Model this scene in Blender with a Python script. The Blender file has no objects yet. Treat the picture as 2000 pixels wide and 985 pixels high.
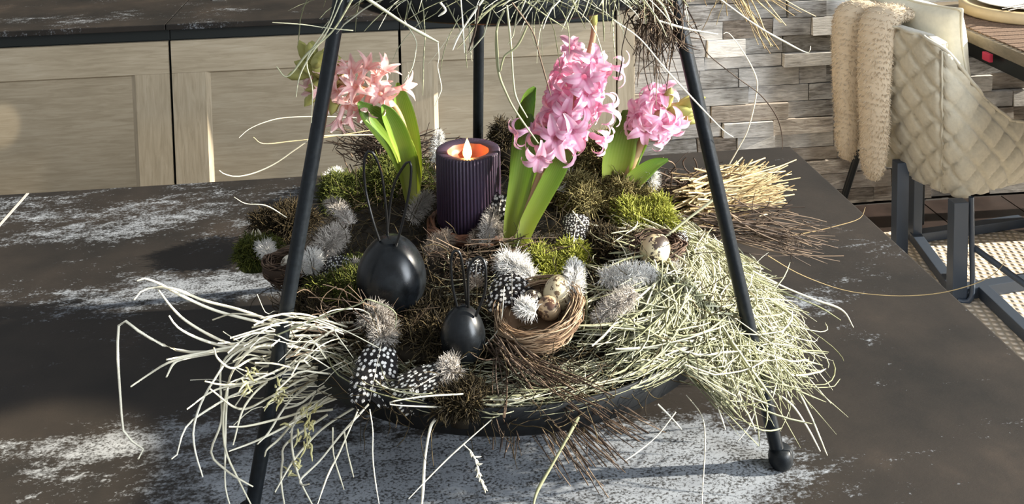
import bpy, bmesh, math, random
import numpy as np
from mathutils import Vector, Matrix
rng = np.random.default_rng(7); random.seed(7)
SC = bpy.context.scene
COL = SC.collection
# ------------------------------------------------------------------ camera
F_PX, PITCH, ROLL, YAW, CY, EYE = 1930., 7.887e-2, -1.486e-2, .11993, -276.4, .62
cw, sw = math.cos(YAW), math.sin(YAW)
FW = np.array([sw*math.cos(PITCH), cw*math.cos(PITCH), -math.sin(PITCH)])
_a = np.array([cw, -sw, 0.]); _b = np.cross(_a, FW)
RT = math.cos(ROLL)*_a + math.sin(ROLL)*_b
UP = -math.sin(ROLL)*_a + math.cos(ROLL)*_b
EYEP = np.array([0, 0, EYE])
cam = bpy.data.cameras.new('camera'); co = bpy.data.objects.new('camera', cam); COL.objects.link(co)
cam.sensor_fit = 'HORIZONTAL'; cam.sensor_width = 36.; cam.lens = 36.*F_PX/2000.
cam.shift_x = 0.; cam.shift_y = -(492.5-CY)/2000.; cam.clip_start = .02
M4 = Matrix.Identity(4)
for i in range(3):
    M4[i][0] = RT[i]; M4[i][1] = UP[i]; M4[i][2] = -FW[i]; M4[i][3] = EYEP[i]
co.matrix_world = M4; SC.camera = co
# ------------------------------------------------------------------ pixel -> point on a real surface
def ray(x, y): return RT*(x-1000)/F_PX - UP*(y-CY)/F_PX + FW
def atz(x, y, z=0.): d = ray(x, y); return EYEP + d*((z-EYE)/d[2])
def aty(x, y, Y): d = ray(x, y); return EYEP + d*(Y/d[1])
TC = np.array([.0978, .9422]); TR = .212; TZ = .105       # lower tray centre, radius, underside
def bed(x, y):
    r = math.hypot(x-TC[0], y-TC[1])/TR
    h = .122 + .030*max(0., 1-r*r) if r < 1 else .122-(r-1)*.09
    h += .034*min(1., max(0., (y-.97)/.12))*min(1., max(0., (1.12-r)/.12))
    return h + .022*math.exp(-((x-.24)**2+(y-.86)**2)/.006)
def atb(x, y, dz=0.):
    z = .14
    for _ in range(12):
        p = atz(x, y, z); z = .5*z+.5*(bed(p[0], p[1])+dz)
    p = atz(x, y, z)
    while p[1] > .95 and p[0] > -.04 and math.hypot(p[0]-TC[0], p[1]-TC[1]) > TR*.96 and z < .21: z += .002; p = atz(x, y, z)
    return p

# ------------------------------------------------------------------ world, sun, exposure
W = bpy.data.worlds.new('World'); SC.world = W; W.use_nodes = True
bg = W.node_tree.nodes['Background']; bg.inputs[0].default_value = (.88, .935, 1., 1); bg.inputs[1].default_value = .48
sl = bpy.data.lights.new('sun', 'SUN'); sl.energy = 13.0; sl.angle = .012; sl.color = (1., .93, .80)
so = bpy.data.objects.new('sun', sl); COL.objects.link(so)
SUN = Vector((.93, -.030, .36)).normalized()
so.rotation_euler = SUN.to_track_quat('Z', 'Y').to_euler(); so.location = (4, -.5, 2.5)
wl = bpy.data.lights.new('window_daylight', 'AREA'); wl.shape = 'RECTANGLE'; wl.size = 1.1; wl.size_y = 1.5; wl.energy = 105; wl.color = (.86, .93, 1.)
wo = bpy.data.objects.new('window_daylight', wl); COL.objects.link(wo); wo.location = (2.3, -.75, .95)
wo.rotation_euler = (Vector((2.3, -.75, .95))-Vector((.05, .95, .15))).to_track_quat('Z', 'Y').to_euler()
for nm, lp, tp, en, an, cl in (('added_spot_island', (-.75, .1, 1.9), atz(-10, 975), 420, 7.5, (1., .88, .68)), ('added_spot_cabinet', (-.75, 1.2, .9), aty(2, 245, 2.65), 45, 3.2, (1., .90, .72))):  # added spot lamps for two warm patches whose source is unknown
    ld = bpy.data.lights.new(nm, 'SPOT'); ld.energy = en; ld.spot_size = math.radians(an); ld.spot_blend = .5; ld.color = cl; ld.shadow_soft_size = .01
    lo = bpy.data.objects.new(nm, ld); COL.objects.link(lo); lo.location = lp; lo.rotation_euler = (Vector(lp)-Vector(tp)).to_track_quat('Z', 'Y').to_euler()
SC.view_settings.view_transform = 'Standard'; SC.view_settings.look = 'None'
SC.view_settings.exposure = .35; SC.view_settings.gamma = 1.; SC.view_settings.use_curve_mapping = False

# ------------------------------------------------------------------ materials
def newmat(name):
    m = bpy.data.materials.new(name); m.use_nodes = True
    nt = m.node_tree; b = nt.nodes['Principled BSDF']
    return m, nt, b
def node(nt, t, **kw):
    n = nt.nodes.new(t)
    for k, v in kw.items(): setattr(n, k, v)
    return n
def ramp(nt, fac, stops):
    r = node(nt, 'ShaderNodeValToRGB'); e = r.color_ramp.elements
    while len(e) < len(stops): e.new(.5)
    for i, (p, c) in enumerate(stops):
        e[i].position = p; e[i].color = (c[0], c[1], c[2], 1)
    nt.links.new(fac, r.inputs[0]); return r.outputs[0]
def noise(nt, vec, scale, detail=4, rough=.55, dist=0.):
    n = node(nt, 'ShaderNodeTexNoise'); n.inputs['Scale'].default_value = scale
    n.inputs['Detail'].default_value = detail; n.inputs['Roughness'].default_value = rough
    n.inputs['Distortion'].default_value = dist
    if vec is not None: nt.links.new(vec, n.inputs['Vector'])
    return n.outputs['Fac']
def mapping(nt, vec, scale=(1, 1, 1), rot=(0, 0, 0), loc=(0, 0, 0)):
    m = node(nt, 'ShaderNodeMapping'); m.inputs['Scale'].default_value = scale
    m.inputs['Rotation'].default_value = rot; m.inputs['Location'].default_value = loc
    nt.links.new(vec, m.inputs['Vector']); return m.outputs[0]
def objco(nt): return node(nt, 'ShaderNodeTexCoord').outputs['Object']
def mth(nt, op, a, b=None, c=None, clamp=False):
    m = node(nt, 'ShaderNodeMath', operation=op); m.use_clamp = clamp
    for i, v in enumerate((a, b, c)):
        if v is None: continue
        if isinstance(v, (int, float)): m.inputs[i].default_value = v
        else: nt.links.new(v, m.inputs[i])
    return m.outputs[0]
def mixc(nt, fac, a, b):
    m = node(nt, 'ShaderNodeMix', data_type='RGBA')
    for i, v in ((0, fac), (6, a), (7, b)):
        if isinstance(v, (int, float)): m.inputs[i].default_value = v
        elif isinstance(v, tuple): m.inputs[i].default_value = (*v, 1)
        else: nt.links.new(v, m.inputs[i])
    return m.outputs[2]
def bump(nt, b, h, strength=.3, dist=.002):
    n = node(nt, 'ShaderNodeBump'); n.inputs['Strength'].default_value = strength; n.inputs['Distance'].default_value = dist
    nt.links.new(h, n.inputs['Height']); nt.links.new(n.outputs[0], b.inputs['Normal'])
def plain(name, col, rough=.5, metal=0., nscale=0, namp=.25, bumpd=0., coat=0.):
    m, nt, b = newmat(name); b.inputs['Roughness'].default_value = rough; b.inputs['Metallic'].default_value = metal
    b.inputs['Coat Weight'].default_value = coat
    b.inputs['Base Color'].default_value = (*col, 1)
    if nscale:
        f = noise(nt, objco(nt), nscale)
        c = ramp(nt, f, [(.3, tuple(x*(1-namp) for x in col)), (.7, tuple(min(1, x*(1+namp)) for x in col))])
        nt.links.new(c, b.inputs['Base Color'])
        if bumpd: bump(nt, b, f, .5, bumpd)
    return m
def tintmat(name, stops, rough=.6, trans=0., tipstops=None, spec=.3):
    """colour from the per-strand 'tint' attribute (x: strand, y: along)"""
    m, nt, b = newmat(name); b.inputs['Roughness'].default_value = rough; b.inputs['Specular IOR Level'].default_value = spec
    at = node(nt, 'ShaderNodeAttribute', attribute_name='tint'); sp = node(nt, 'ShaderNodeSeparateXYZ')
    nt.links.new(at.outputs['Vector'], sp.inputs[0])
    c = ramp(nt, sp.outputs[0], stops)
    if tipstops:
        c2 = ramp(nt, sp.outputs[1], tipstops)
        mm = node(nt, 'ShaderNodeMix', data_type='RGBA', blend_type='MULTIPLY'); mm.inputs[0].default_value = 1
        nt.links.new(c, mm.inputs[6]); nt.links.new(c2, mm.inputs[7]); c = mm.outputs[2]
    nt.links.new(c, b.inputs['Base Color'])
    if trans:
        t = node(nt, 'ShaderNodeBsdfTranslucent'); nt.links.new(c, t.inputs[0])
        mx = node(nt, 'ShaderNodeMixShader'); mx.inputs[0].default_value = trans
        nt.links.new(b.outputs[0], mx.inputs[1]); nt.links.new(t.outputs[0], mx.inputs[2])
        nt.links.new(mx.outputs[0], nt.nodes['Material Output'].inputs[0])
    return m

def patina(name, lights, bias):
    """dark bronze ceramic with grey speckled patches; lights: (x, y, sx, sy, weight) in slab coordinates"""
    m, nt, b = newmat(name); oc = objco(nt)
    st = mapping(nt, oc, (1., 2.2, 1.))
    big = noise(nt, st, 5., 6, .62, .3); mid = noise(nt, mapping(nt, oc, (1, 2.0, 1)), 38., 5, .7); fine = noise(nt, mapping(nt, oc, (1, 1.5, 1)), 210., 3, .7)
    s = mth(nt, 'ADD', mth(nt, 'MULTIPLY', big, 1.5), mth(nt, 'MULTIPLY', mid, 1.1))
    s = mth(nt, 'ADD', s, mth(nt, 'MULTIPLY', fine, 1.0))
    s = mth(nt, 'ADD', s, bias)
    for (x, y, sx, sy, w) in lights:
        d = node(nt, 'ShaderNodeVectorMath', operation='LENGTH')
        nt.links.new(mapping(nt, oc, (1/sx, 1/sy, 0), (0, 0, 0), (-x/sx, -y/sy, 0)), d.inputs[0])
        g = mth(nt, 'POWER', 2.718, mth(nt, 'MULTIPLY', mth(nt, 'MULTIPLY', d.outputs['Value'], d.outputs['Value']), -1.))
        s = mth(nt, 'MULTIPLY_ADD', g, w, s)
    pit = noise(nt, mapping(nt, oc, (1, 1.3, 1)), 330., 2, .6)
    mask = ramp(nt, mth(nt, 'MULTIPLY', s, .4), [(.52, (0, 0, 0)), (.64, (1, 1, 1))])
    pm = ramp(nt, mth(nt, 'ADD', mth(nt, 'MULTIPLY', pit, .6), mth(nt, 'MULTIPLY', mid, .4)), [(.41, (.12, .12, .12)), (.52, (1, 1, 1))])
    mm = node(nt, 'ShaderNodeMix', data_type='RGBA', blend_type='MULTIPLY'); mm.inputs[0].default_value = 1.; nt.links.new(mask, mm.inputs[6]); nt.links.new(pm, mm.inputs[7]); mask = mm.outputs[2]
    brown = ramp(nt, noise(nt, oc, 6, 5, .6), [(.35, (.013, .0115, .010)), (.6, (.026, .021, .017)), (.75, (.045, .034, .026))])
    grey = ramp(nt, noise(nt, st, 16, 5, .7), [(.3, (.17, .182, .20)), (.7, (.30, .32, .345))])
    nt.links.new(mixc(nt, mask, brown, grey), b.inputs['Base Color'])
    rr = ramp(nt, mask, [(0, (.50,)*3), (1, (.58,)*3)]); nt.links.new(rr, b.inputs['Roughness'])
    b.inputs['Specular IOR Level'].default_value = .3
    bump(nt, b, mth(nt, 'ADD', fine, mask), .25, .0006)
    return m
def oak(name, axis, dark=1.):
    m, nt, b = newmat(name); oc = objco(nt)
    sc = (1.2, 6, 14) if axis == 'x' else (14, 6, 1.2)
    v = mapping(nt, oc, sc)
    g = noise(nt, v, 9, 6, .62, .8); k = noise(nt, mapping(nt, oc, (.7, 1, 2.2) if axis == 'x' else (2.2, 1, .7)), 4., 3)
    s = mth(nt, 'ADD', mth(nt, 'MULTIPLY', g, .6), mth(nt, 'MULTIPLY', k, .4))
    c = ramp(nt, s, [(.30, (.32*dark, .255*dark, .165*dark)), (.5, (.45*dark, .365*dark, .25*dark)), (.68, (.55*dark, .465*dark, .335*dark))])
    nt.links.new(c, b.inputs['Base Color']); b.inputs['Roughness'].default_value = .5
    bump(nt, b, g, .15, .0008); return m

# ------------------------------------------------------------------ mesh helpers
def link(o, parent=None, label=None, cat=None, group=None, kind=None):
    COL.objects.link(o)
    if parent is not None: o.parent = parent
    return tag(o, label, cat, group, kind)
def tag(o, label=None, cat=None, group=None, kind=None):
    if label: o['label'] = label
    if cat: o['category'] = cat
    if group: o['group'] = group
    if kind: o['kind'] = kind
    return o
def empty(name, loc, label, cat, group=None, rz=0.):
    o = bpy.data.objects.new(name, None); o.location = tuple(loc); o.rotation_euler = (0, 0, rz); o.empty_display_size = .02
    return link(o, None, label, cat, group)
def npmesh(name, V, Fq, mat, smooth=True, tint=None, extra=None):
    V = np.asarray(V, np.float32).reshape(-1, 3); Fq = np.asarray(Fq, np.int32); k = Fq.shape[1]
    me = bpy.data.meshes.new(name); me.vertices.add(len(V)); me.vertices.foreach_set('co', V.ravel())
    me.loops.add(Fq.size); me.loops.foreach_set('vertex_index', Fq.ravel())
    me.polygons.add(len(Fq)); me.polygons.foreach_set('loop_start', np.arange(0, Fq.size, k, dtype=np.int32))
    me.polygons.foreach_set('use_smooth', np.full(len(Fq), smooth))
    me.update(calc_edges=True)
    for nm, A in (('tint', tint), ('fuv', extra)):
        if A is not None:
            a = me.attributes.new(nm, 'FLOAT_VECTOR', 'POINT'); a.data.foreach_set('vector', np.asarray(A, np.float32).ravel())
    me.materials.append(mat); return me
def mobj(name, me, parent=None, loc=None, **kw):
    o = bpy.data.objects.new(name, me)
    if loc is not None: o.location = tuple(loc)
    return link(o, parent, **kw)
def bmobj(name, bm, mat, parent=None, loc=None, smooth=False, bevel=0., **kw):
    if bevel: bmesh.ops.bevel(bm, geom=[e for e in bm.edges], offset=bevel, segments=2, affect='EDGES', profile=.7)
    me = bpy.data.meshes.new(name); bm.to_mesh(me); bm.free(); me.materials.append(mat)
    for p in me.polygons: p.use_smooth = smooth
    return mobj(name, me, parent, loc, **kw)
def box_bm(x0, x1, y0, y1, z0, z1, bm=None):
    bm = bm or bmesh.new()
    vs = [bm.verts.new((x, y, z)) for z in (z0, z1) for y in (y0, y1) for x in (x0, x1)]
    for f in ((0, 2, 3, 1), (4, 5, 7, 6), (0, 1, 5, 4), (2, 6, 7, 3), (0, 4, 6, 2), (1, 3, 7, 5)): bm.faces.new([vs[i] for i in f])
    return bm
def box(name, x0, x1, y0, y1, z0, z1, mat, parent=None, bevel=.0015, loc=None, **kw):
    return bmobj(name, box_bm(x0, x1, y0, y1, z0, z1), mat, parent, loc, bevel=bevel, **kw)
def lathe(prof, n=48, rib=0, ribamp=0.):
    """prof: list of (r, z) -> V, F"""
    th = np.linspace(0, 2*np.pi, n, endpoint=False); V = []
    for (r, z) in prof: V.append(np.stack([r*np.cos(th), r*np.sin(th), np.full(n, z)], 1))
    V = np.concatenate(V); Fq = []
    for i in range(len(prof)-1):
        a = i*n+np.arange(n); b = i*n+(np.arange(n)+1) % n
        Fq.append(np.stack([a, b, b+n, a+n], 1))
    return V, np.concatenate(Fq)
def resample(pts, m, smooth=True):
    P = np.asarray(pts, float)
    if smooth and len(P) > 2:
        Q = np.concatenate([[2*P[0]-P[1]], P, [2*P[-1]-P[-2]]]); out = []
        for i in range(len(P)-1):
            p0, p1, p2, p3 = Q[i:i+4]
            for t in np.linspace(0, 1, 6, endpoint=False):
                out.append(.5*((2*p1)+(-p0+p2)*t+(2*p0-5*p1+4*p2-p3)*t*t+(-p0+3*p1-3*p2+p3)*t**3))
        out.append(P[-1]); P = np.array(out)
    s = np.concatenate([[0], np.cumsum(np.linalg.norm(np.diff(P, axis=0), axis=1))])
    t = np.linspace(0, s[-1], m)
    return np.stack([np.interp(t, s, P[:, i]) for i in range(P.shape[1])], 1)
def tubes(P, R, tint=None, sides=4, flat=1.):
    """P (n,m,3) centre lines, R (n,m) radii -> V, F, tint"""
    P = np.asarray(P, float)
    if P.ndim == 2: P = P[None]
    n, m, _ = P.shape; R = np.broadcast_to(np.asarray(R, float), (n, m))
    T = np.gradient(P, axis=1); T /= np.linalg.norm(T, axis=2, keepdims=True)+1e-12
    ref = rng.normal(size=(n, 1, 3)); ref -= (ref*T.mean(1, keepdims=True)).sum(2, keepdims=True)*T.mean(1, keepdims=True)
    Nn = ref - (ref*T).sum(2, keepdims=True)*T; Nn /= np.linalg.norm(Nn, axis=2, keepdims=True)+1e-12
    B = np.cross(T, Nn)
    a = np.arange(sides)*2*np.pi/sides
    V = P[:, :, None]+R[:, :, None, None]*(Nn[:, :, None]*np.cos(a)[None, None, :, None]+flat*B[:, :, None]*np.sin(a)[None, None, :, None])
    base = (np.arange(n)*m*sides)[:, None, None]; r = (np.arange(m-1)*sides)[None, :, None]; c = np.arange(sides)[None, None]; c2 = (np.arange(sides)+1) % sides
    q = np.stack([base+r+c, base+r+c2[None, None], base+r+sides+c2[None, None], base+r+sides+c], 3).reshape(-1, 4)
    ti = rng.random(n) if tint is None else np.broadcast_to(tint, (n,))
    A = np.zeros((n, m, sides, 3)); A[..., 0] = ti[:, None, None]; A[..., 1] = np.linspace(0, 1, m)[None, :, None]; A[..., 2] = rng.random(n)[:, None, None]
    return V.reshape(-1, 3), q, A.reshape(-1, 3)
def cat(parts):
    V, Fq, A, o = [], [], [], 0
    for (v, f, a) in parts: V.append(v); Fq.append(f+o); A.append(a); o += len(v)
    return np.concatenate(V), np.concatenate(Fq), np.concatenate(A)
def ribbons(P, Wd, side, tint=None):
    """P (n,m,3), Wd (n,m), side (n,m,3) unit -> two-vertex wide strips"""
    n, m, _ = P.shape
    V = np.stack([P-side*Wd[..., None], P+side*Wd[..., None]], 2)
    base = (np.arange(n)*m*2)[:, None]; r = (np.arange(m-1)*2)[None]
    q = np.stack([base+r, base+r+1, base+r+3, base+r+2], 2).reshape(-1, 4)
    ti = rng.random(n) if tint is None else tint
    A = np.zeros((n, m, 2, 3)); A[..., 0] = ti[:, None, None]; A[..., 1] = np.linspace(0, 1, m)[None, :, None]
    return V.reshape(-1, 3), q, A.reshape(-1, 3)
def walk(S, D, L, m=8, wob=.25, grav=0., curl=0.):
    """random curved strands from S (n,3) along D (n,3), length L (n)"""
    n = len(S); P = np.zeros((n, m, 3)); P[:, 0] = S; D = D/np.linalg.norm(D, axis=1, keepdims=True)
    ax = rng.normal(size=(n, 3)); ax /= np.linalg.norm(ax, axis=1, keepdims=True)
    for i in range(1, m):
        D = D + rng.normal(size=(n, 3))*wob*.35 + np.cross(ax, D)*(curl+wob*.25); D[:, 2] -= grav*i/m
        D /= np.linalg.norm(D, axis=1, keepdims=True)
        P[:, i] = P[:, i-1]+D*(L/(m-1))[:, None]
    return P

# ------------------------------------------------------------------ materials used
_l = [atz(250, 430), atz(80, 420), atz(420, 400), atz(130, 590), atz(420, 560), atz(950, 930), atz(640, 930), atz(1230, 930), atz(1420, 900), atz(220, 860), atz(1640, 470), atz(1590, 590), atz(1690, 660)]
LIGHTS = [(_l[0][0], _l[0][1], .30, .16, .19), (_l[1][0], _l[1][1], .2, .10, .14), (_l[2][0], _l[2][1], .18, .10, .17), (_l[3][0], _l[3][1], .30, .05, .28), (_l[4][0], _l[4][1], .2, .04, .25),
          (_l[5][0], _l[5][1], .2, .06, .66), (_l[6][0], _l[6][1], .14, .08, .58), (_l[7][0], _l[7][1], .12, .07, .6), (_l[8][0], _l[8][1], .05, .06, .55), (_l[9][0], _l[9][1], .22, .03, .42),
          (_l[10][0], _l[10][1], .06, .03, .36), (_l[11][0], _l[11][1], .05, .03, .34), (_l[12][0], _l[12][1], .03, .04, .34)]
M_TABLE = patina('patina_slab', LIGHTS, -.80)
M_COUNTER = patina('patina_counter', [(-.9, 2.72, .25, .05, .3)], -.75)
M_OAKX = oak('grey_oak_rail', 'x'); M_OAKZ = oak('grey_oak_stile', 'z'); M_OAKP = oak('grey_oak_panel', 'x', .93)
M_DARK = plain('channel_black_green', (.012, .015, .014), .55)
M_JOINT = plain('pale_joint', (.45, .42, .38), .6)
M_STEEL = plain('black_powder_coat', (.007, .009, .011), .40, 0, 260, .3, .0003)
M_TRAY = plain('black_tray_enamel', (.006, .007, .008), .5, 0, 180, .3)
for m_ in (M_STEEL, M_TRAY): m_.node_tree.nodes['Principled BSDF'].inputs['Specular IOR Level'].default_value = .28
M_WIRE = plain('black_wire', (.006, .006, .006), .3)
M_CHAIRMETAL = plain('dark_blue_grey_steel', (.05, .065, .09), .4, .2)
M_CREAM = plain('cream_velvet', (.52, .48, .38), .85, 0, 90, .08); M_CREAM.node_tree.nodes['Principled BSDF'].inputs['Sheen Weight'].default_value = .3
M_PILLOW = plain('cream_cotton', (.72, .68, .54), .9, 0, 60, .06)
M_FUR = tintmat('cream_fur', [(0, (.52, .42, .30)), (1, (.70, .60, .46))], .9)
M_FLOORT = plain('dark_brown_tile', (.030, .020, .017), .4, 0, 14, .35)
M_GROUT = plain('grout', (.02, .016, .014), .8)
M_SOIL = plain('dark_moss_soil', (.022, .017, .010), .95, 0, 120, .6, .004)
M_HAY = tintmat('green_hay', [(0, (.27, .27, .15)), (.35, (.43, .43, .27)), (.7, (.57, .56, .40)), (1, (.74, .71, .58))], .6, .25)
M_PALE = tintmat('pale_straw', [(0, (.74, .69, .52)), (1, (.90, .86, .72))], .6, .15)
M_TWIG = tintmat('brown_twig', [(0, (.030, .018, .012)), (.6, (.085, .055, .035)), (1, (.20, .14, .09))], .7)
M_GOLD = tintmat('golden_twig', [(0, (.20, .13, .055)), (.5, (.42, .31, .15)), (1, (.62, .50, .28))], .6)
M_MOSSL = tintmat('bright_moss', [(0, (.16, .17, .02)), (.5, (.34, .36, .05)), (1, (.52, .52, .14))], .8, .3)
M_MOSSD = tintmat('dark_moss', [(0, (.035, .045, .008)), (.6, (.10, .12, .02)), (1, (.24, .25, .05))], .8, .2)
M_MOSSB = tintmat('brown_moss', [(0, (.014, .010, .005)), (.6, (.04, .028, .011)), (1, (.11, .08, .036))], .85, .1)
M_MOSSY = tintmat('ochre_moss', [(0, (.07, .055, .02)), (.5, (.20, .165, .06)), (1, (.38, .33, .15))], .85, .2)
M_FIBRE = tintmat('nest_fibre', [(0, (.12, .07, .04)), (.5, (.30, .20, .12)), (1, (.50, .37, .24))], .8)
M_DARKFIBRE = tintmat('dark_fibre', [(0, (.03, .018, .012)), (1, (.14, .09, .06))], .85)
M_LEAF = None

# ================================================================== LARGE STRUCTURE
FZ = -.90
box('floor', -2.6, 3.6, -.6, 3.6, FZ-.06, FZ-.004, M_GROUT, bevel=0, kind='structure')
FLOOR = bpy.data.objects['floor']
tile_me = None
k = 0
for i in range(8):
    for j in range(6):
        x0 = .62+i*.305; y0 = 1.395+j*.305
        bm = box_bm(0, .300, 0, .300, -.004, .002)
        if tile_me is None:
            o = bmobj('floor_tile', bm, M_FLOORT, FLOOR, (x0, y0, FZ), bevel=.001); tile_me = o.data
        else:
            bm.free(); mobj('floor_tile', tile_me, FLOOR, (x0, y0, FZ))
# back wall with reclaimed wood bricks
WY = 3.26
M_WALL = plain('wall_backing', (.10, .09, .08), .9, 0, 30)
box('wall_back', -2.6, 3.6, WY, WY+.1, FZ-.06, 1.6, M_WALL, bevel=0, kind='structure'); WALL = bpy.data.objects['wall_back']
def brickmat(i, c0, c1):
    m, nt, b = newmat('weathered_wood_%d' % i); oc = objco(nt)
    oi = node(nt, 'ShaderNodeObjectInfo'); va = node(nt, 'ShaderNodeVectorMath', operation='ADD')
    cb = node(nt, 'ShaderNodeCombineXYZ'); nt.links.new(mth(nt, 'MULTIPLY', oi.outputs['Random'], 40.), cb.inputs[0]); nt.links.new(mth(nt, 'MULTIPLY', oi.outputs['Random'], 17.), cb.inputs[2])
    nt.links.new(oc, va.inputs[0]); nt.links.new(cb.outputs[0], va.inputs[1])
    g = noise(nt, mapping(nt, va.outputs[0], (2, 6, 16)), 7, 6, .65, 1.2); k2 = noise(nt, va.outputs[0], 9, 4)
    s = mth(nt, 'ADD', mth(nt, 'MULTIPLY', g, .6), mth(nt, 'MULTIPLY', k2, .4))
    s = mth(nt, 'ADD', s, mth(nt, 'MULTIPLY', mth(nt, 'SUBTRACT', oi.outputs['Random'], .5), .22))
    nt.links.new(ramp(nt, s, [(.34, (c0[0]*.35, c0[1]*.33, c0[2]*.3)), (.48, c0), (.66, c1)]), b.inputs['Base Color'])
    b.inputs['Roughness'].default_value = .75; bump(nt, b, g, .6, .004); return m
BM_ = [brickmat(0, (.36, .345, .32), (.68, .66, .63)), brickmat(1, (.42, .41, .40), (.76, .75, .73)), brickmat(2, (.30, .255, .21), (.58, .52, .45)), brickmat(3, (.48, .455, .42), (.80, .77, .72))]
rb = random.Random(3); z = FZ+.004; row = 0; nb = 0
while z < .52:
    h = rb.choice([.048, .055, .060, .066]); x = .56-rb.random()*.15
    while x < 2.35:
        w = rb.choice([.10, .14, .18, .22, .28]); d = rb.uniform(.006, .032)
        if nb < 298:
            x0, x1 = max(x, .52), min(x+w-.003, 2.4)
            bm = box_bm(-(x1-x0)/2, (x1-x0)/2, -d, .002, 0, h-.003)
            for v in bm.verts:
                if v.co.y < 0: v.co.y += rb.uniform(-.004, .002); v.co.z += rb.uniform(-.0012, .0012); v.co.x += rb.uniform(-.002, .002)
            bmobj('brick', bm, rb.choice(BM_), WALL, ((x0+x1)/2, WY, z)); nb += 1
        x += w
    z += h
# ------------------------------------------------------------------ cabinet run
CYF = 2.645
def counter():
    for (x0, x1, nm, lab) in ((-2.3, -.6005, 'worktop', 'brown patinated stone worktop slab on the cabinets, left of the seam'), (-.5985, .66, 'worktop', 'brown patinated stone worktop slab on the cabinets, right of the seam')):
        o = box(nm, x0, x1, CYF-.022, WY-.035, -.016, 0, M_COUNTER, bevel=.002, label=lab, cat='worktop')
counter()
DOORX = [(-1.196, -.598), (-.596, .004), (.006, .604)]
labels = ['grey oak base cabinet at far left with a light spot on its shaker door panel', 'grey oak base cabinet left of the black back pole, behind the loose stalks', 'grey oak base cabinet behind the candle and black back pole']
def cabinet(x0, x1, lab):
    c = empty('base_cabinet', ((x0+x1)/2, CYF, FZ), lab, 'cabinet', 'oak base cabinets along the wall'); ox, oy, oz = c.location
    def b(nm, a0, a1, b0, b1, c0, c1, mat, p=c, bev=.0012): return box(nm, a0-ox, a1-ox, b0-oy, b1-oy, c0-oz, c1-oz, mat, p, bev)
    b('carcass', x0, x1, CYF+.022, WY-.035, FZ+.1, -.018, M_DARK)
    b('plinth', x0, x1, CYF+.05, CYF+.07, FZ+.002, FZ+.1, M_DARK)
    b('grip_channel', x0, x1, CYF+.012, CYF+.0215, -.050, -.0175, M_DARK)
    d0, d1, zt, zb = x0+.0025, x1-.0025, -.051, FZ+.105
    d = b('door', d0+.055, d1-.055, CYF+.0085, CYF+.020, zb+.06, zt-.06, M_OAKP)     # recessed panel
    rw = .086
    def piece(nm, pts, mat):           # frame member with chamfered inner edge: polygon of outer face, extruded
        bm = bmesh.new(); N = len(pts)
        f = [bm.verts.new((p[0]-ox, CYF-oy, p[1]-oz)) for p in pts]; k_ = [bm.verts.new((p[2]-ox, CYF+.0095-oy, p[3]-oz)) for p in pts]
        bm.faces.new(f); bm.faces.new(k_[::-1])
        for i in range(N): bm.faces.new([f[i], k_[i], k_[(i+1) % N], f[(i+1) % N]])
        bmesh.ops.recalc_face_normals(bm, faces=bm.faces)
        o = bmobj(nm, bm, mat, d, None); return o
    ch = .013
    piece('rail', [(d0, zt, d0, zt), (d1, zt, d1, zt), (d1, zt-rw, d1, zt-rw), (d1-rw, zt-rw, d1-rw+0, zt-rw-ch*.5), (d0+rw, zt-rw, d0+rw, zt-rw-ch*.5), (d0, zt-rw, d0, zt-rw)], M_OAKX)
    piece('rail', [(d0, zb+rw, d0, zb+rw), (d0+rw, zb+rw, d0+rw, zb+rw+ch), (d1-rw, zb+rw, d1-rw, zb+rw+ch), (d1, zb+rw, d1, zb+rw), (d1, zb, d1, zb), (d0, zb, d0, zb)], M_OAKX)
    e = .0006
    piece('stile', [(d0, zt-rw-e, d0, zt-rw-e), (d0+rw, zt-rw-e, d0+rw+ch, zt-rw-e), (d0+rw, zb+rw+e, d0+rw+ch, zb+rw+e), (d0, zb+rw+e, d0, zb+rw+e)], M_OAKZ)
    piece('stile', [(d1-rw, zt-rw-e, d1-rw-ch, zt-rw-e), (d1, zt-rw-e, d1, zt-rw-e), (d1, zb+rw+e, d1, zb+rw+e), (d1-rw, zb+rw+e, d1-rw-ch, zb+rw+e)], M_OAKZ)
    for ob in d.children: pass
for (x0, x1), lab in zip(DOORX, labels): cabinet(x0, x1, lab)
box('end_panel', .606, .655, CYF, WY-.035, FZ+.002, -.018, M_OAKZ, label='narrow grey oak end panel closing the cabinet run beside the brick wall', cat='panel')
p = atz(428, -1, .001)
box('paper_sheet', p[0]-.018, p[0]+.018, p[1]-.003, p[1]+.05, .0005, .003, plain('white_paper', (.8, .8, .78), .6), bevel=0, label='small white paper on the worktop at the top edge of the photo', cat='paper')

# ------------------------------------------------------------------ kitchen island (table)
isl = empty('kitchen_island', (-.4, .8, FZ), 'kitchen island with dark bronze slab top mottled by grey patina, under the tiered stand', 'table')
def ib(nm, a0, a1, b0, b1, c0, c1, mat, bev=.002):
    o = box(nm, a0, a1, b0, b1, c0, c1, mat, isl, bev); o.location = (.4, -.8, -FZ); return o
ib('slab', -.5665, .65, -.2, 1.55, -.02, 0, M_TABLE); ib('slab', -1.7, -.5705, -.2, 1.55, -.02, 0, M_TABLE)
ib('joint_strip', -.5705, -.5665, -.2, 1.549, -.02, .0004, M_JOINT, 0)
ib('body', -1.6, .55, -.15, 1.45, FZ+.1, -.02, M_OAKX); ib('plinth', -1.55, .5, -.1, 1.4, FZ+.003, FZ+.1, M_DARK)

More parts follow.
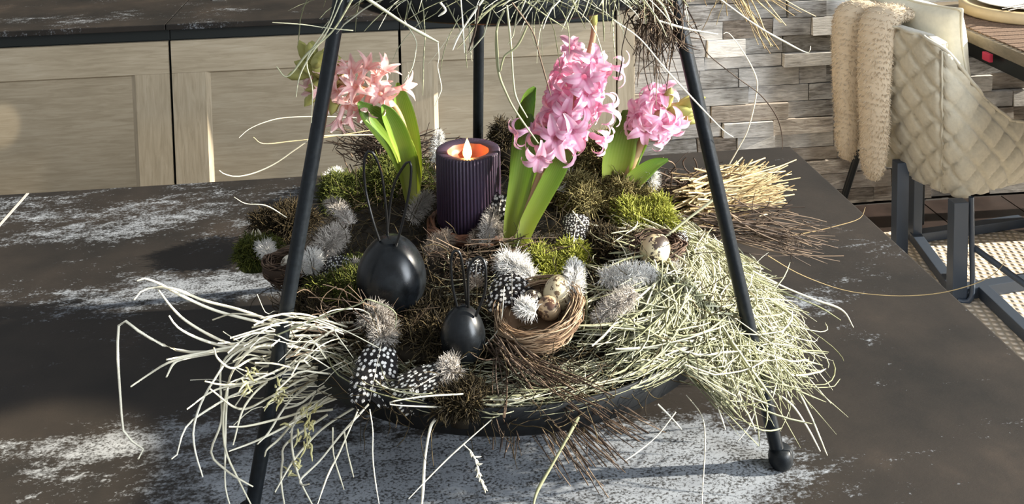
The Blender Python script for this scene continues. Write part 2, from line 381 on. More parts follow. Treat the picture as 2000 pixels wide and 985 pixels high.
# ================================================================== BACKGROUND FURNITURE
# rug
def rug():
    pts = [(1.15, .6), (2.35, .6), (2.35, 2.50)]
    for a in np.linspace(0, math.pi/2, 8): pts.append((1.80+.25*math.cos(a)+.05, 2.74+.25*math.sin(a)))
    pts += [(1.15, 2.99)]
    bm = bmesh.new(); vs = [bm.verts.new((x, y, FZ+.002)) for x, y in pts]; f = bm.faces.new(vs)
    r = bmesh.ops.extrude_face_region(bm, geom=[f])
    for v in r['geom']:
        if isinstance(v, bmesh.types.BMVert): v.co.z = FZ+.013
    bmesh.ops.recalc_face_normals(bm, faces=bm.faces)
    m, nt, b = newmat('beige_woven_rug'); oc = objco(nt)
    def wv(rot):
        w = node(nt, 'ShaderNodeTexWave'); w.inputs['Scale'].default_value = 14.; w.inputs['Distortion'].default_value = 1.2; w.inputs['Detail'].default_value = 1
        nt.links.new(mapping(nt, oc, (1, 1, 1), (0, 0, rot)), w.inputs['Vector']); return w.outputs['Fac']
    h = mth(nt, 'MULTIPLY', wv(.3), wv(.3+math.pi/2))
    nt.links.new(ramp(nt, h, [(.02, (.42, .36, .28)), (.3, (.74, .65, .54))]), b.inputs['Base Color']); b.inputs['Roughness'].default_value = .95
    bump(nt, b, h, .8, .006)
    bmobj('woven_rug', bm, m, label='beige chunky woven rug on the brown floor under the quilted chair', cat='rug')
rug()
# dining table
def dining():
    x0, y1, zt = 1.70, 3.10, -.15
    t = empty('dining_table', (2.2, 2.2, FZ), 'wooden dining table with black metal frame at the upper right corner', 'table')
    wd = oak('brown_dining_wood', 'x', .42)
    def b(nm, *a, mat=wd, bev=.002):
        o = box(nm, *a, mat, t, bev); o.location = (-2.2, -2.2, -FZ); return o
    for i in range(4): b('plank', x0+i*.225+.002, x0+(i+1)*.225-.002, 1.2, y1, zt-.035, zt)
    b('side_rail', x0+.012, x0+.045, 1.22, y1-.03, zt-.080, zt-.036, mat=M_STEEL); b('end_rail', x0+.012, x0+.88, y1-.05, y1-.012, zt-.080, zt-.036, mat=M_STEEL)
    b('leg', x0+.0, x0+.05, y1-.06, y1-.005, FZ+.003, zt-.036, mat=M_STEEL); b('leg', x0+.82, x0+.88, y1-.06, y1-.005, FZ+.003, zt-.036, mat=M_STEEL)
    b('leg', x0+.0, x0+.05, 1.22, 1.275, FZ+.014, zt-.036, mat=M_STEEL); b('leg', x0+.82, x0+.88, 1.22, 1.275, FZ+.014, zt-.036, mat=M_STEEL)
    bench_t = empty('bench', (2.15, 2.2, FZ), 'low dark brown wooden bench standing under the dining table', 'bench')
    for nm, a, mt in (('bench_seat', (2.10, 2.6, 1.3, 3.0, -.44, -.36), oak('bench_wood', 'x', .3)), ('leg', (2.14, 2.22, 2.86, 2.94, FZ+.003, -.44), plain('dark_red_wood', (.05, .018, .02), .5)), ('leg', (2.48, 2.56, 2.86, 2.94, FZ+.003, -.44), bpy.data.materials['dark_red_wood']), ('leg', (2.14, 2.22, 1.4, 1.48, FZ+.014, -.44), bpy.data.materials['dark_red_wood']), ('leg', (2.48, 2.56, 1.4, 1.48, FZ+.003, -.44), bpy.data.materials['dark_red_wood'])):
        o = box(nm, *a, mt, bench_t, .002); o.location = (-2.15, -2.2, -FZ)
    # placemat of coarse woven ribs
    c = atz(1960, 62, zt); mat_t = empty('placemat', (c[0]+.12, c[1]-.02, zt), 'brown coarse woven placemat under the round wooden board on the dining table', 'placemat')
    wm = plain('woven_brown', (.16, .10, .065), .9, 0, 200, .4)
    bm = bmesh.new()
    for i in range(30): box_bm(-.20, .20, -.30+i*.0205, -.2805+i*.0205-.004, .0006, .004+.001*(i % 2), bm)
    bmobj('woven_strips', bm, wm, mat_t)
    # round bamboo board with plate and cutlery
    c = atz(1955, 22, zt+.02); bx, by = c[0]+.07, c[1]+.02
    bd = empty('round_board', (bx, by, zt+.006), 'round pale bamboo serving board on the woven placemat', 'board')
    V, Fq = lathe([(.0001, 0), (.165, 0), (.172, .006), (.172, .030), (.165, .036), (.145, .036), (.140, .028), (.0001, .028)], 64)
    bam = plain('bamboo', (.55, .42, .24), .45, 0, 18, .12)
    mobj('board_body', npmesh('board_body', V, Fq, bam), bd)
    pl = empty('dinner_plate', (bx, by, zt+.0345), 'white plate lying in the round bamboo board', 'plate')
    V, Fq = lathe([(.0001, .002), (.06, .002), (.09, .004), (.128, .014), (.130, .016), (.126, .0165), (.09, .008), (.06, .006), (.0001, .006)], 64)
    mobj('plate_body', npmesh('plate_body', V, Fq, plain('white_china', (.75, .73, .68), .25)), pl)
    kn = empty('cutlery', (bx-.03, by-.10, zt+.052), 'dark metal cutlery lying across the white plate', 'cutlery', rz=.35)
    mt = plain('dark_cutlery', (.10, .09, .08), .3, .8)
    for i, nm in enumerate(('knife', 'fork')):
        P = resample([(-.1, i*.022, 0), (0, i*.022, .002), (.10, i*.022+.004, 0)], 10); R = np.interp(np.linspace(0, 1, 10), [0, .5, .6, 1], [.004, .003, .006, .003])
        v, q, a = tubes(P, R[None], sides=6); v[:, 2] *= .5; mobj(nm, npmesh(nm, v, q, mt), kn)
    p = atz(1895, 92, zt-.085); tg = box('red_tag', -.006, .006, -.018, .018, -.014, .010, plain('red_fabric', (.45, .02, .06), .7), None, .003, (1.699-.006, 2.62, zt-.046)); tag(tg, 'small red tag hanging on the dark rail under the dining table edge', 'tag')
dining()

# quilted chair
def chair():
    near = np.array([1.548, 2.575]); d = np.array([-.27, .963]); fw_ = np.array([.963, .27])
    root = empty('quilted_chair', (near[0]+.2, near[1]+.2, FZ), 'cream quilted bucket chair on dark steel frame at the wooden dining table', 'chair')
    O = np.array(root.location)
    wdt = .44
    # plan path of the shell: near arm front -> near rear corner -> far rear corner -> far arm front
    def path(off, lean, len_arm):
        a = near+fw_*(len_arm); c0 = near-fw_*lean; c1 = near-fw_*lean+d*wdt; e = near+d*wdt+fw_*len_arm
        n1 = (a-c0)/np.linalg.norm(a-c0)
        pts = [a]
        for t in (.25, .5, .75): pts.append(a*(1-t)+c0*t)
        rr = .035
        pts += [c0+n1*rr*2, c0+n1*rr*.5+d*rr*.12, c0+d*rr*.5+n1*rr*.12, c0+d*rr*2]
        for t in (.2, .4, .6, .8): pts.append(c0*(1-t)+c1*t)
        n2 = (e-c1)/np.linalg.norm(e-c1)
        pts += [c1-d*rr*2, c1-d*rr*.5+n2*rr*.12, c1+n2*rr*.5-d*rr*.12, c1+n2*rr*2]
        for t in (.25, .5, .75): pts.append(c1*(1-t)+e*t)
        pts.append(e); return np.array(pts)
    NU, NV = 150, 44
    top = resample(path(0, .015, .46), NU, False); bot = resample(path(0, -.055, .36), NU, False)
    u = np.linspace(0, 1, NU)
    s = np.concatenate([[0], np.cumsum(np.linalg.norm(np.diff(top, axis=0), axis=1))]); tot = s[-1]
    arm = np.minimum(s, tot-s)              # distance from the arm front
    la = .475
    zt = np.interp(arm, [0, .12, .22, .30, .38, .44, la, la+.06, 1], [-.43, -.425, -.40, -.345, -.265, -.195, -.150, -.135, -.132])
    zb = np.interp(arm, [0, .2, la, 1], [-.56, -.59, -.605, -.605])
    c = (near+d*wdt/2+fw_*.2)
    Pm = np.zeros((NU, NV, 3))
    for j, v in enumerate(np.linspace(0, 1, NV)):
        xy = bot*(1-v)+top*v; z = zb*(1-v)+zt*v
        bulge = .020*math.sin(math.pi*v)
        o = xy-c; o /= np.linalg.norm(o, axis=1, keepdims=True)
        Pm[:, j, :2] = xy+o*bulge; Pm[:, j, 2] = z
    Nn = np.cross(np.gradient(Pm, axis=0), np.gradient(Pm, axis=1)); Nn /= np.linalg.norm(Nn, axis=2, keepdims=True)+1e-9
    outw = np.zeros_like(Pm); outw[..., :2] = Pm[..., :2]-c
    Nn *= np.sign((Nn*outw).sum(2, keepdims=True))
    # diamond quilting: grooves along two diagonals in arc-length / height
    S = s[:, None]+0*Pm[..., 2]; Hh = Pm[..., 2]; q = .098
    g1 = np.abs(((S+Hh*1.05)/q) % 1-.5)*2; g2 = np.abs(((S-Hh*1.05)/q) % 1-.5)*2
    puff = 1-np.clip(np.exp(-((1-g1)/.16)**2)+np.exp(-((1-g2)/.16)**2), 0, 1)
    seam = np.exp(-((s-la)/.006)**2)[:, None]+np.exp(-((s-(tot-la))/.006)**2)[:, None]
    outer = Pm+Nn*(.011*puff-.008*seam)[..., None]
    inner = Pm-Nn*.035
    V = np.concatenate([outer.reshape(-1, 3), inner.reshape(-1, 3)])-O
    idx = lambda i, j, k=0: k*NU*NV+i*NV+j
    Fq = []
    for i in range(NU-1):
        for j in range(NV-1):
            Fq.append((idx(i, j), idx(i+1, j), idx(i+1, j+1), idx(i, j+1))); Fq.append((idx(i, j, 1), idx(i, j+1, 1), idx(i+1, j+1, 1), idx(i+1, j, 1)))
        Fq.append((idx(i, NV-1), idx(i+1, NV-1), idx(i+1, NV-1, 1), idx(i, NV-1, 1))); Fq.append((idx(i, 0), idx(i, 0, 1), idx(i+1, 0, 1), idx(i+1, 0)))
    for j in range(NV-1):
        Fq.append((idx(0, j), idx(0, j+1), idx(0, j+1, 1), idx(0, j, 1))); Fq.append((idx(NU-1, j), idx(NU-1, j, 1), idx(NU-1, j+1, 1), idx(NU-1, j+1)))
    me = npmesh('backrest_shell', V, Fq, M_CREAM)
    bm = bmesh.new(); bm.from_mesh(me); bmesh.ops.recalc_face_normals(bm, faces=bm.faces); bm.to_mesh(me); bm.free()
    mobj('backrest_shell', me, root)
    P = resample((outer[::3, -1]+np.array([0, 0, .002]))-O, 120); v, qd, a = tubes(P, .0055, sides=6); mobj('piping', npmesh('piping', v, qd, M_CREAM), root)
    jj = int(la/tot*(NU-1)); P = resample(outer[jj, ::3]+Nn[jj, ::3]*.004-O, 40); v, qd, a = tubes(P, .0035, sides=5); mobj('corner_seam', npmesh('corner_seam', v, qd, M_CREAM), root)
    # seat pan and cushion
    bm = bmesh.new(); ring = [bot[i] for i in range(0, NU, 6)]
    lo = [bm.verts.new((x-O[0], y-O[1], -.60-O[2])) for x, y in ring]; hi = [bm.verts.new((x-O[0], y-O[1], -.50-O[2])) for x, y in ring]
    bm.faces.new(lo[::-1]); bm.faces.new(hi)
    for i in range(len(ring)): bm.faces.new((lo[i], lo[(i+1) % len(ring)], hi[(i+1) % len(ring)], hi[i]))
    bmesh.ops.recalc_face_normals(bm, faces=bm.faces); bmobj('seat', bm, M_CREAM, root, bevel=.01)
    # steel frame, world positions
    def bar(nm, p, q_, w=.034, t=.034):
        p = np.array(p); q_ = np.array(q_); ax = Vector(q_-p); L = ax.length
        bm = box_bm(-w/2, w/2, -t/2, t/2, 0, L); rot = ax.to_track_quat('Z', 'X').to_matrix().to_4x4()
        bmesh.ops.transform(bm, matrix=rot, verts=bm.verts); o = bmobj(nm, bm, M_CHAIRMETAL, root, p-O, bevel=.002); return o
    fz = FZ+.031
    A = np.array([*atz(1868, 572, fz)[:2], fz]); B = np.array([*atz(1787, 462, fz)[:2], fz]); Cc = np.array([*atz(1756, 505, fz)[:2], fz])
    R1 = A+np.array([.963, .12, 0])*.42; 
    bar('leg', A-np.array([0, 0, .017]), A*[1, 1, 0]+[0, 0, -.595], .044); bar('leg', B-np.array([0, 0, .017]), B*[1, 1, 0]+[0, 0, -.57], .030); bar('leg', Cc-np.array([0, 0, .017]), Cc*[1, 1, 0]+[0, 0, -.56], .038)
    bar('floor_rail', A, B, .030); bar('floor_rail', A, R1, .034)
    m = A*.80+R1*.20; bar('floor_rail', m, m+np.array([-.02, -.36, 0]), .034)
    bar('floor_rail', B, B+(R1-A), .03); bar('leg', R1-np.array([0, 0, .017]), R1*[1, 1, 0]+[0, 0, -.58], .034)
    # thin tube frame
    a0 = aty(1897, 385, 2.56); a1 = aty(1899, 560, 2.545); a2 = aty(1893, 588, 2.54)
    P = resample([a0, a1*.5+a0*.5, a1, a2, a2+[-.03, .01, 0]], 24)-O; v, q_, a = tubes(P, .0075, sides=8); mobj('tube_leg', npmesh('tube_leg', v, q_, M_CHAIRMETAL), root)
    b0 = aty(1901, 483, 2.56); b1 = aty(2010, 562, 2.40); v, q_, a = tubes(resample([b0-O, b1-O], 4, False), .009, sides=8); mobj('tube_stretcher', npmesh('tube_stretcher', v, q_, M_CHAIRMETAL), root)
    # ---------------- cushion behind the backrest (things lying on the chair)
    back_mid = near+d*wdt/2
    pc = np.array([near[0]+d[0]*.235+fw_[0]*.115, near[1]+d[1]*.235+fw_[1]*.115, -.205])
    cu = empty('throw_cushion', pc, 'plump cream cotton cushion with pointed corners leaning inside the quilted chair', 'cushion')
    n = 26; g = np.linspace(-1, 1, n); U, Vv = np.meshgrid(g, g, indexing='ij')
    th = np.clip((1-U**2)*(1-Vv**2), 0, 1)**.42*.062
    pin = 1-.10*(1-U**2)*(np.abs(Vv)**4); pin2 = 1-.10*(1-Vv**2)*(np.abs(U)**4)
    wr = .006*np.sin(U*7+Vv*3)*(1-np.abs(U*Vv))
    ew = np.array([d[0], d[1], 0.]); eu = np.array([-.20, -.05, .98]); en = np.array([fw_[0], fw_[1], .2])
    sz = .20
    base = U[..., None]*pin2[..., None]*sz*ew+Vv[..., None]*pin[..., None]*.15*eu
    Fp = base+(th+wr)[..., None]*en; Bk = base-(th-wr)[..., None]*en
    V = np.concatenate([Fp.reshape(-1, 3), Bk.reshape(-1, 3)]); Fq = []
    for i in range(n-1):
        for j in range(n-1):
            k0 = i*n+j; Fq.append((k0, k0+n, k0+n+1, k0+1)); k1 = k0+n*n; Fq.append((k1, k1+1, k1+n+1, k1+n))
    mobj('cushion_cover', npmesh('cushion_cover', V, Fq, M_PILLOW), cu)
    edge = [base[i, 0] for i in range(n)]+[base[-1, j] for j in range(n)]+[base[i, -1] for i in range(n-1, -1, -1)]+[base[0, j] for j in range(n-1, -1, -1)]
    v, q_, a = tubes(np.array(edge), .004, sides=6); mobj('piping', npmesh('piping', v, q_, M_PILLOW), cu)
    # ---------------- fur throw: two hanging lobes over the back edge
    fur = empty('fur_throw', (near[0]-.03, near[1]+.3, -.14), 'cream long-haired fur throw hanging in two rounded lobes over the chair back', 'throw')
    FO = np.array(fur.location)
    def lobe(nm, ctop, cbot, wt, wb, inside):
        """ctop/cbot: pixel centre at the top edge and at the tip"""
        M_, K = 40, 20
        Y0 = 2.80 if ctop[0] > 1690 else 2.90
        a_ = aty(ctop[0], ctop[1], Y0); b_ = aty(cbot[0], cbot[1], Y0-.02)
        mid1 = a_*.65+b_*.35; mid2 = a_*.3+b_*.7
        cl = resample([a_+[.13, .03, .0], a_+[.07, .02, .035], a_+[0, 0, .012], mid1+[-.008, 0, 0], mid2, b_], M_)
        t = np.linspace(0, 1, M_); wprof = (wt*(1-t)+wb*t)*np.where(t > .86, np.sqrt(np.clip(1-((t-.86)/.145)**2, .02, 1)), 1)
        wx = np.array([d[0], d[1], 0.])*.6+np.array([.8, -.2, 0])*.4; wx /= np.linalg.norm(wx)
        wx = np.array([.55, -.83, 0.])
        T = np.gradient(cl, axis=0); T /= np.linalg.norm(T, axis=1, keepdims=True)
        nn = np.cross(wx, T); nn /= np.linalg.norm(nn, axis=1, keepdims=True)
        th_ = np.linspace(0, 2*np.pi, K, endpoint=False)
        V = cl[:, None]+wprof[:, None, None]*np.cos(th_)[None, :, None]*wx+(.024*np.minimum(1, wprof/wprof.max()*1.4))[:, None, None]*np.sin(th_)[None, :, None]*nn[:, None]
        Vn = (V-cl[:, None]); Vn /= np.linalg.norm(Vn, axis=2, keepdims=True)
        a2 = np.arange(K); Fq = np.concatenate([np.stack([i*K+a2, i*K+(a2+1) % K, (i+1)*K+(a2+1) % K, (i+1)*K+a2], 1) for i in range(M_-1)])
        tt = np.full((M_*K, 3), .4)
        o = mobj(nm, npmesh(nm, V.reshape(-1, 3)-FO, Fq, M_FUR, tint=tt), fur)
        N = 5200; ii = rng.integers(0, M_-1, N); kk = rng.integers(0, K, N); fr = rng.random(N)[:, None]
        S0 = V[ii, kk]*(1-fr)+V[ii+1, kk]*fr; fr2 = rng.random(N)[:, None]; S0 = S0*(1-fr2)+V[ii, (kk+1) % K]*fr2
        D0 = Vn[ii, kk]*.7+T[ii]*.8+rng.normal(size=(N, 3))*.35
        P = walk(S0, D0, rng.uniform(.006, .011, N), 4, .35); v, q_, a = tubes(P, np.array([[.0009, .0008, .0006, .0002]]), sides=3)
        mobj('fur_pile', npmesh('fur_pile', v-FO, q_, M_FUR, tint=a), o, kind='stuff')
    lobe('fur_lobe', (1664, 42), (1652, 312), .070, .036, 0); lobe('fur_lobe', (1716, 52), (1703, 352), .068, .040, 0)
chair()
q0, q1 = aty(1688, 262, 3.14), aty(1645, 392, 3.20)
q1 = atz(1634, 432, FZ+.006); q0 = aty(1691, 252, q1[1]+.02)
v, q_, a = tubes(resample([q1, q0], 4, False), .012, sides=8)
o = mobj('chair_leg', npmesh('chair_leg', v-q1, q_, M_STEEL), loc=q1, label='thin slanted black metal leg between the fur lobes and the island corner', cat='leg')

# ================================================================== TIERED STAND
stand = empty('tiered_stand', (TC[0], TC[1], 0), 'black metal two-tier tripod stand holding the spring decoration on the island', 'stand')
SO = np.array([TC[0], TC[1], 0.])
FOOT_R, LEAN = .2698, .229
def legdir(deg): t = math.radians(deg); return np.array([math.cos(t), math.sin(t), 0.])
for deg in (-29.09, 90.91, 210.91):
    e = legdir(deg); f0 = e*FOOT_R
    P = resample([f0+[0, 0, .012]-e*LEAN*.012, f0*1-e*LEAN*.3+[0, 0, .3], f0-e*LEAN*.62+[0, 0, .62]], 12, False)
    v, q_, a = tubes(P, .0064, sides=16); lg = mobj('leg', npmesh('leg', v, q_, M_STEEL), stand)
    V, Fq = lathe([(.0001, 0), (.0085, 0), (.0105, .003), (.0112, .008), (.0106, .013), (.0085, .017), (.0001, .0175)], 20)
    V = V + f0 + np.array([0, 0, .0004]); mobj('foot', npmesh('foot', V, Fq, M_STEEL), lg)
    for zb, R in ((TZ+.014, TR), (.431, .145)):
        a0 = e*(R-.001)+[0, 0, zb]; a1 = e*(FOOT_R-LEAN*zb-.004)+[0, 0, zb]
        v, q_, a = tubes(resample([a0, a1], 4, False), .0048, sides=10); mobj('bracket', npmesh('bracket', v, q_, M_STEEL), stand)
for (R, z0, hgt, nm) in ((TR, TZ, .026, 'lower_tray'), (.145, .418, .022, 'upper_tray')):
    V, Fq = lathe([(.0001, z0), (R-.004, z0), (R, z0+.003), (R, z0+hgt-.001), (R-.001, z0+hgt), (R-.003, z0+hgt-.001), (R-.003, z0+.005), (.0001, z0+.0045)], 96)
    mobj(nm, npmesh(nm, V, Fq, M_TRAY), stand)

# ------------------------------------------------------------------ planting bed
n = 70; g = np.linspace(-1, 1, n); th = np.linspace(0, 2*np.pi, 80, endpoint=False); rr = np.linspace(0, 1, 26)
V = []
for r in rr:
    for t in th:
        x = TC[0]+math.cos(t)*r*(TR-.006); y = TC[1]+math.sin(t)*r*(TR-.006); V.append((x, y, (bed(x, y)-.010+rng.normal()*.0025) if r < .99 else TZ+.010))
Fq = [(i*80+j, i*80+(j+1) % 80, (i+1)*80+(j+1) % 80, (i+1)*80+j) for i in range(25) for j in range(80)]
mobj('moss_soil', npmesh('moss_soil', np.array(V), np.array(Fq), M_SOIL), label='dark brown moss and soil bed filling the lower tray under hay and eggs', cat='soil', kind='stuff')
def bedpts(N, r0, r1, a0, a1, dz=0.):
    a = np.radians(rng.uniform(a0, a1, N)); r = np.sqrt(rng.uniform(r0*r0, r1*r1, N))
    x = TC[0]+r*np.cos(a); y = TC[1]+r*np.sin(a)
    return np.stack([x, y, np.array([bed(p, q) for p, q in zip(x, y)])+dz], 1), a
# dark tangled plant litter over the whole bed
P0, a = bedpts(2600, 0, TR*1.02, -180, 180)
D = rng.normal(size=(len(P0), 3)); D[:, 2] *= .25
v, q_, t = tubes(walk(P0+[0, 0, .001], D, rng.uniform(.02, .055, len(P0)), 7, .7, .05), np.array([[.0004]*6+[.0002]]), sides=3)
mobj('plant_litter', npmesh('plant_litter', v, q_, M_MOSSB, tint=t), label='tangled brown moss fibres spread over the lower tray', cat='moss', kind='stuff')

# moss cushions
def moss(px, py, rx, h, mat, N, label, L=(.006, .014), up=.6, name='moss_cushion', ry=None, dz=0.):
    c = atb(px, py); c[2] += dz; ry = ry or rx
    N = int(N*2.0); h *= .8
    u = rng.normal(size=(N, 3)); u[:, 2] = np.abs(u[:, 2]); u /= np.linalg.norm(u, axis=1, keepdims=True)
    lump = 1+.20*np.sin(u[:, 0]*6+px)+.18*np.sin(u[:, 1]*8+py)+.10*rng.normal(size=N)
    S = u*np.array([rx, ry, h])*lump[:, None]
    D = u*np.array([1, 1, .8])+rng.normal(size=(N, 3))*.75+[0, 0, up*.6]
    P = walk(S, D, rng.uniform(*L, N), 5, .5, .25)
    v, q_, t = tubes(P, np.array([[.0004, .0005, .00045, .0004, .00015]]), sides=3)
    # core
    zb_ = max(-.045, min(-.012, bed(c[0], c[1])-.006-c[2]))
    V, Fq = lathe([(.0001, zb_), (rx*.95, zb_), (rx*.98, .0), (rx*.85, h*.45), (rx*.5, h*.75), (.0001, h*.85)], 22); V[:, 1] *= ry/rx
    A = np.zeros((len(V), 3)); A[:, 0] = .05
    v, q_, t = cat([(v, q_, t), (V, Fq, A)])
    mobj(name, npmesh(name, v, q_, mat, tint=t), loc=c, label=label, cat='moss', group='moss cushions in the lower tray')
moss(1255, 440, .030, .024, M_MOSSL, 2600, 'bright yellow-green moss cushion in front of the right hyacinth')
moss(1215, 395, .026, .024, M_MOSSY, 1700, 'brown and green moss ball holding the right hyacinth bulb', dz=.004)
moss(1140, 385, .034, .020, M_MOSSY, 2000, 'brownish moss mound between the middle and right hyacinths')
moss(1168, 335, .030, .030, M_MOSSY, 1500, 'pale green moss tuft behind the middle hyacinth flower', dz=.010)
moss(690, 385, .042, .034, M_MOSSD, 3000, 'dark green moss cushion behind the left leg of the stand')
moss(770, 370, .034, .030, M_MOSSD, 2000, 'dark green moss mound at the foot of the left hyacinth')
moss(740, 345, .026, .024, M_MOSSD, 900, 'small green moss tuft under the twig tangle at back left', dz=.01)
moss(560, 440, .030, .018, M_MOSSB, 1500, 'brown grassy moss clump on the far left rim of the tray', L=(.008, .022))
moss(500, 500, .020, .016, M_MOSSD, 1300, 'olive moss clump at the leftmost edge of the tray')
moss(1065, 525, .018, .014, M_MOSSL, 800, 'small yellow-green moss tuft between middle hyacinth stem and nest')
moss(1190, 490, .026, .016, M_MOSSB, 1300, 'dull moss patch left of the spotted quail egg')
moss(1115, 510, .012, .016, M_MOSSL, 500, 'little yellowish moss sprig behind the pale upright feather')
moss(990, 288, .016, .022, M_MOSSB, 900, 'ragged moss clump showing behind the candle at the back rim', dz=.006)
moss(640, 620, .035, .012, M_MOSSB, 1500, 'brown moss patch under the left grass bundle')
moss(830, 640, .045, .010, M_MOSSB, 1800, 'dark brown moss between the two black eggs')
moss(905, 785, .017, .007, M_MOSSB, 1200, 'reddish brown moss at the front rim beside the barred feather')
moss(700, 560, .035, .010, M_MOSSD, 1300, 'dark moss left of the large black egg')

# ------------------------------------------------------------------ hay
def surf(r, a):
    """height of the heap at polar place r, a (bulging over the rim on the right)"""
    x, y = TC[0]+r*np.cos(a), TC[1]+r*np.sin(a)
    q = r/TR
    h = .120+.030*np.clip(1-q*q, 0, 1)+.020*np.exp(-((x-.235)**2+(y-.86)**2)/.006)
    return np.where(q > .93, np.minimum(h, .128-(r-.93*TR)*.55), h)
def hay(N, r0, r1, a0, a1, dz, L, rad=.00075, rad_sd=.022, out=.006, m=9, zn=.004, lift=0.):
    t = np.linspace(0, 1, m)[None]
    A0 = np.radians(rng.uniform(a0, a1, (N, 1))); R0 = np.sqrt(rng.uniform(r0*r0, r1*r1, (N, 1))); Ln = rng.uniform(*L, (N, 1))
    dr = rng.normal(out, rad_sd, (N, 1)); dr = np.clip(dr, -Ln*.9, Ln*.9); da = np.sqrt(np.maximum(Ln**2-dr**2, 1e-6))/R0*rng.choice([-1, 1], (N, 1))
    bow = rng.normal(0, .010, (N, 1))
    r = R0+dr*t+bow*np.sin(np.pi*t)+rng.normal(0, .0015, (N, m)).cumsum(1)*.5; a = A0+da*(t-.5)
    z = surf(r, a)+rng.uniform(*dz, (N, 1))+rng.normal(0, zn, (N, 1))*(t-.5)*2+lift*t**2*rng.random((N, 1))
    fr = np.degrees(a) < -50
    lim = TR+.003-.03*rng.random((N, 1))**1.5; r = np.where(fr & (r > lim), lim+(r-lim)*.18, r)
    z = np.where(fr & (r > TR-.016), np.maximum(z, TZ+.019+.012*rng.random((N, 1))), z)
    z = np.maximum(z, .003)
    P = np.stack([TC[0]+r*np.cos(a), TC[1]+r*np.sin(a), z], 2)
    R = rng.uniform(.55, 1.35, (N, 1))*rad*np.concatenate([[.8], np.ones(m-2), [.35]])[None]
    return tubes(P, R, sides=3, flat=.5)
parts = [hay(2300, .135, .218, -56, 14, (-.004, .014), (.04, .11)), hay(1400, .15, .232, -52, 18, (.002, .020), (.04, .10), rad_sd=.045),
         hay(700, .20, .262, -32, 16, (-.006, .016), (.04, .10), rad_sd=.03), hay(450, .15, .225, -54, 12, (.006, .024), (.05, .13), .0011, .04),
         hay(150, .19, .235, -54, 18, (.002, .016), (.05, .09), .0009, .05, .035, zn=.010), hay(90, .22, .255, -30, 14, (-.01, .012), (.05, .10), .0010, .03, .045, zn=.014)]
v, q_, t = cat(parts); mobj('hay_nest', npmesh('hay_nest', v, q_, M_HAY, tint=t), label='thick mass of greenish hay along the right front of the lower tray', cat='hay', kind='stuff')
parts = [hay(260, .165, .205, -140, -60, (-.004, .004), (.04, .11), .0006, .012), hay(150, .03, .2, -150, -60, (.0, .008), (.03, .08), .00045, .03),
         hay(50, .190, .205, -140, -66, (-.002, .004), (.03, .06), .0005, .02, .01), hay(200, .17, .22, 14, 70, (0, .012), (.04, .09), .0006)]
v, q_, t = cat(parts); mobj('loose_hay', npmesh('loose_hay', v, q_, M_HAY, tint=t), label='thin fringe of fine hay along the front and left rim of the lower tray', cat='hay', kind='stuff')
# upper tray hay
def uphay(N, r0, r1, z0, z1, L, grav, outb, rad=.0007, a0=-180, a1=180):
    a = np.radians(rng.uniform(a0, a1, N)); r = np.sqrt(rng.uniform(r0*r0, r1*r1, N))
    S = np.stack([TC[0]+r*np.cos(a), TC[1]+r*np.sin(a), rng.uniform(z0, z1, N)], 1)
    tg = np.stack([-np.sin(a), np.cos(a), 0*a], 1)*rng.choice([-1, 1], N)[:, None]; rd = np.stack([np.cos(a), np.sin(a), 0*a], 1)
    D = tg*.8+rd*outb*rng.uniform(-.2, 1, N)[:, None]+rng.normal(size=(N, 3))*np.array([.35, .35, .12])
    P = walk(S, D, rng.uniform(*L, N), 9, .22, grav)
    rr_ = np.hypot(P[..., 0]-TC[0], P[..., 1]-TC[1]); P[..., 2] = np.where(rr_ < .146, np.maximum(P[..., 2], .437), P[..., 2])
    R = rng.uniform(.5, 1.3, (N, 1))*rad*np.concatenate([[.8], np.ones(7), [.35]])[None]
    return tubes(P, R, sides=3, flat=.5)
v, q_, t = cat([uphay(260, .115, .146, .440, .452, (.04, .09), .10, .22), uphay(380, .12, .147, .440, .456, (.04, .09), .20, .28, .0008, -80, 40), uphay(2600, .02, .128, .438, .475, (.04, .10), .03, .12), uphay(60, .10, .145, .438, .455, (.05, .10), .12, .5), uphay(26, .135, .150, .436, .45, (.05, .11), .75, 1.2), uphay(70, .12, .150, .438, .46, (.06, .11), .15, .6, .0009, -60, 60)])
mobj('upper_hay', npmesh('upper_hay', v, q_, M_HAY, tint=t), label='hay filling the upper tray and hanging over its rim at the top of the photo', cat='hay', kind='stuff')

# ------------------------------------------------------------------ candle
cb = atb(917, 446, -.003); CR = .0335
cand = empty('pillar_candle', cb, 'ribbed dark purple pillar candle with a lit flame in the middle of the tray', 'candle')
# height from the photo: centre of the top rim at y=293
ct = aty(919, 291, cb[1]); CH = ct[2]-cb[2]
NR = 58; n = NR*8; th = np.linspace(0, 2*np.pi, n, endpoint=False)
wxm, nt, b = newmat('purple_wax'); b.inputs['Base Color'].default_value = (.036, .022, .042, 1); b.inputs['Roughness'].default_value = .48; b.inputs['Subsurface Weight'].default_value = .25; b.inputs['Subsurface Radius'].default_value = (.02, .006, .006); b.inputs['Subsurface Scale'].default_value = .3
rib = np.abs(np.sin(th*NR/2)); V = []
prof = [(.93, 0, 0), (1, .001, 1), (1, CH-.0016, 1), (.985, CH-.0004, .8), (.95, CH, .1), (.68, CH-.0008, 0), (.64, CH-.002, 0)]
for (k, z, w) in prof:
    r = CR*k-(1-rib)*.0016*w; V.append(np.stack([r*np.cos(th), r*np.sin(th), np.full(n, z)], 1))
a = np.arange(n); Fq = np.concatenate([np.stack([i*n+a, i*n+(a+1) % n, (i+1)*n+(a+1) % n, (i+1)*n+a], 1) for i in range(len(prof)-1)])
mobj('candle_body', npmesh('candle_body', np.concatenate(V), Fq, wxm), cand)
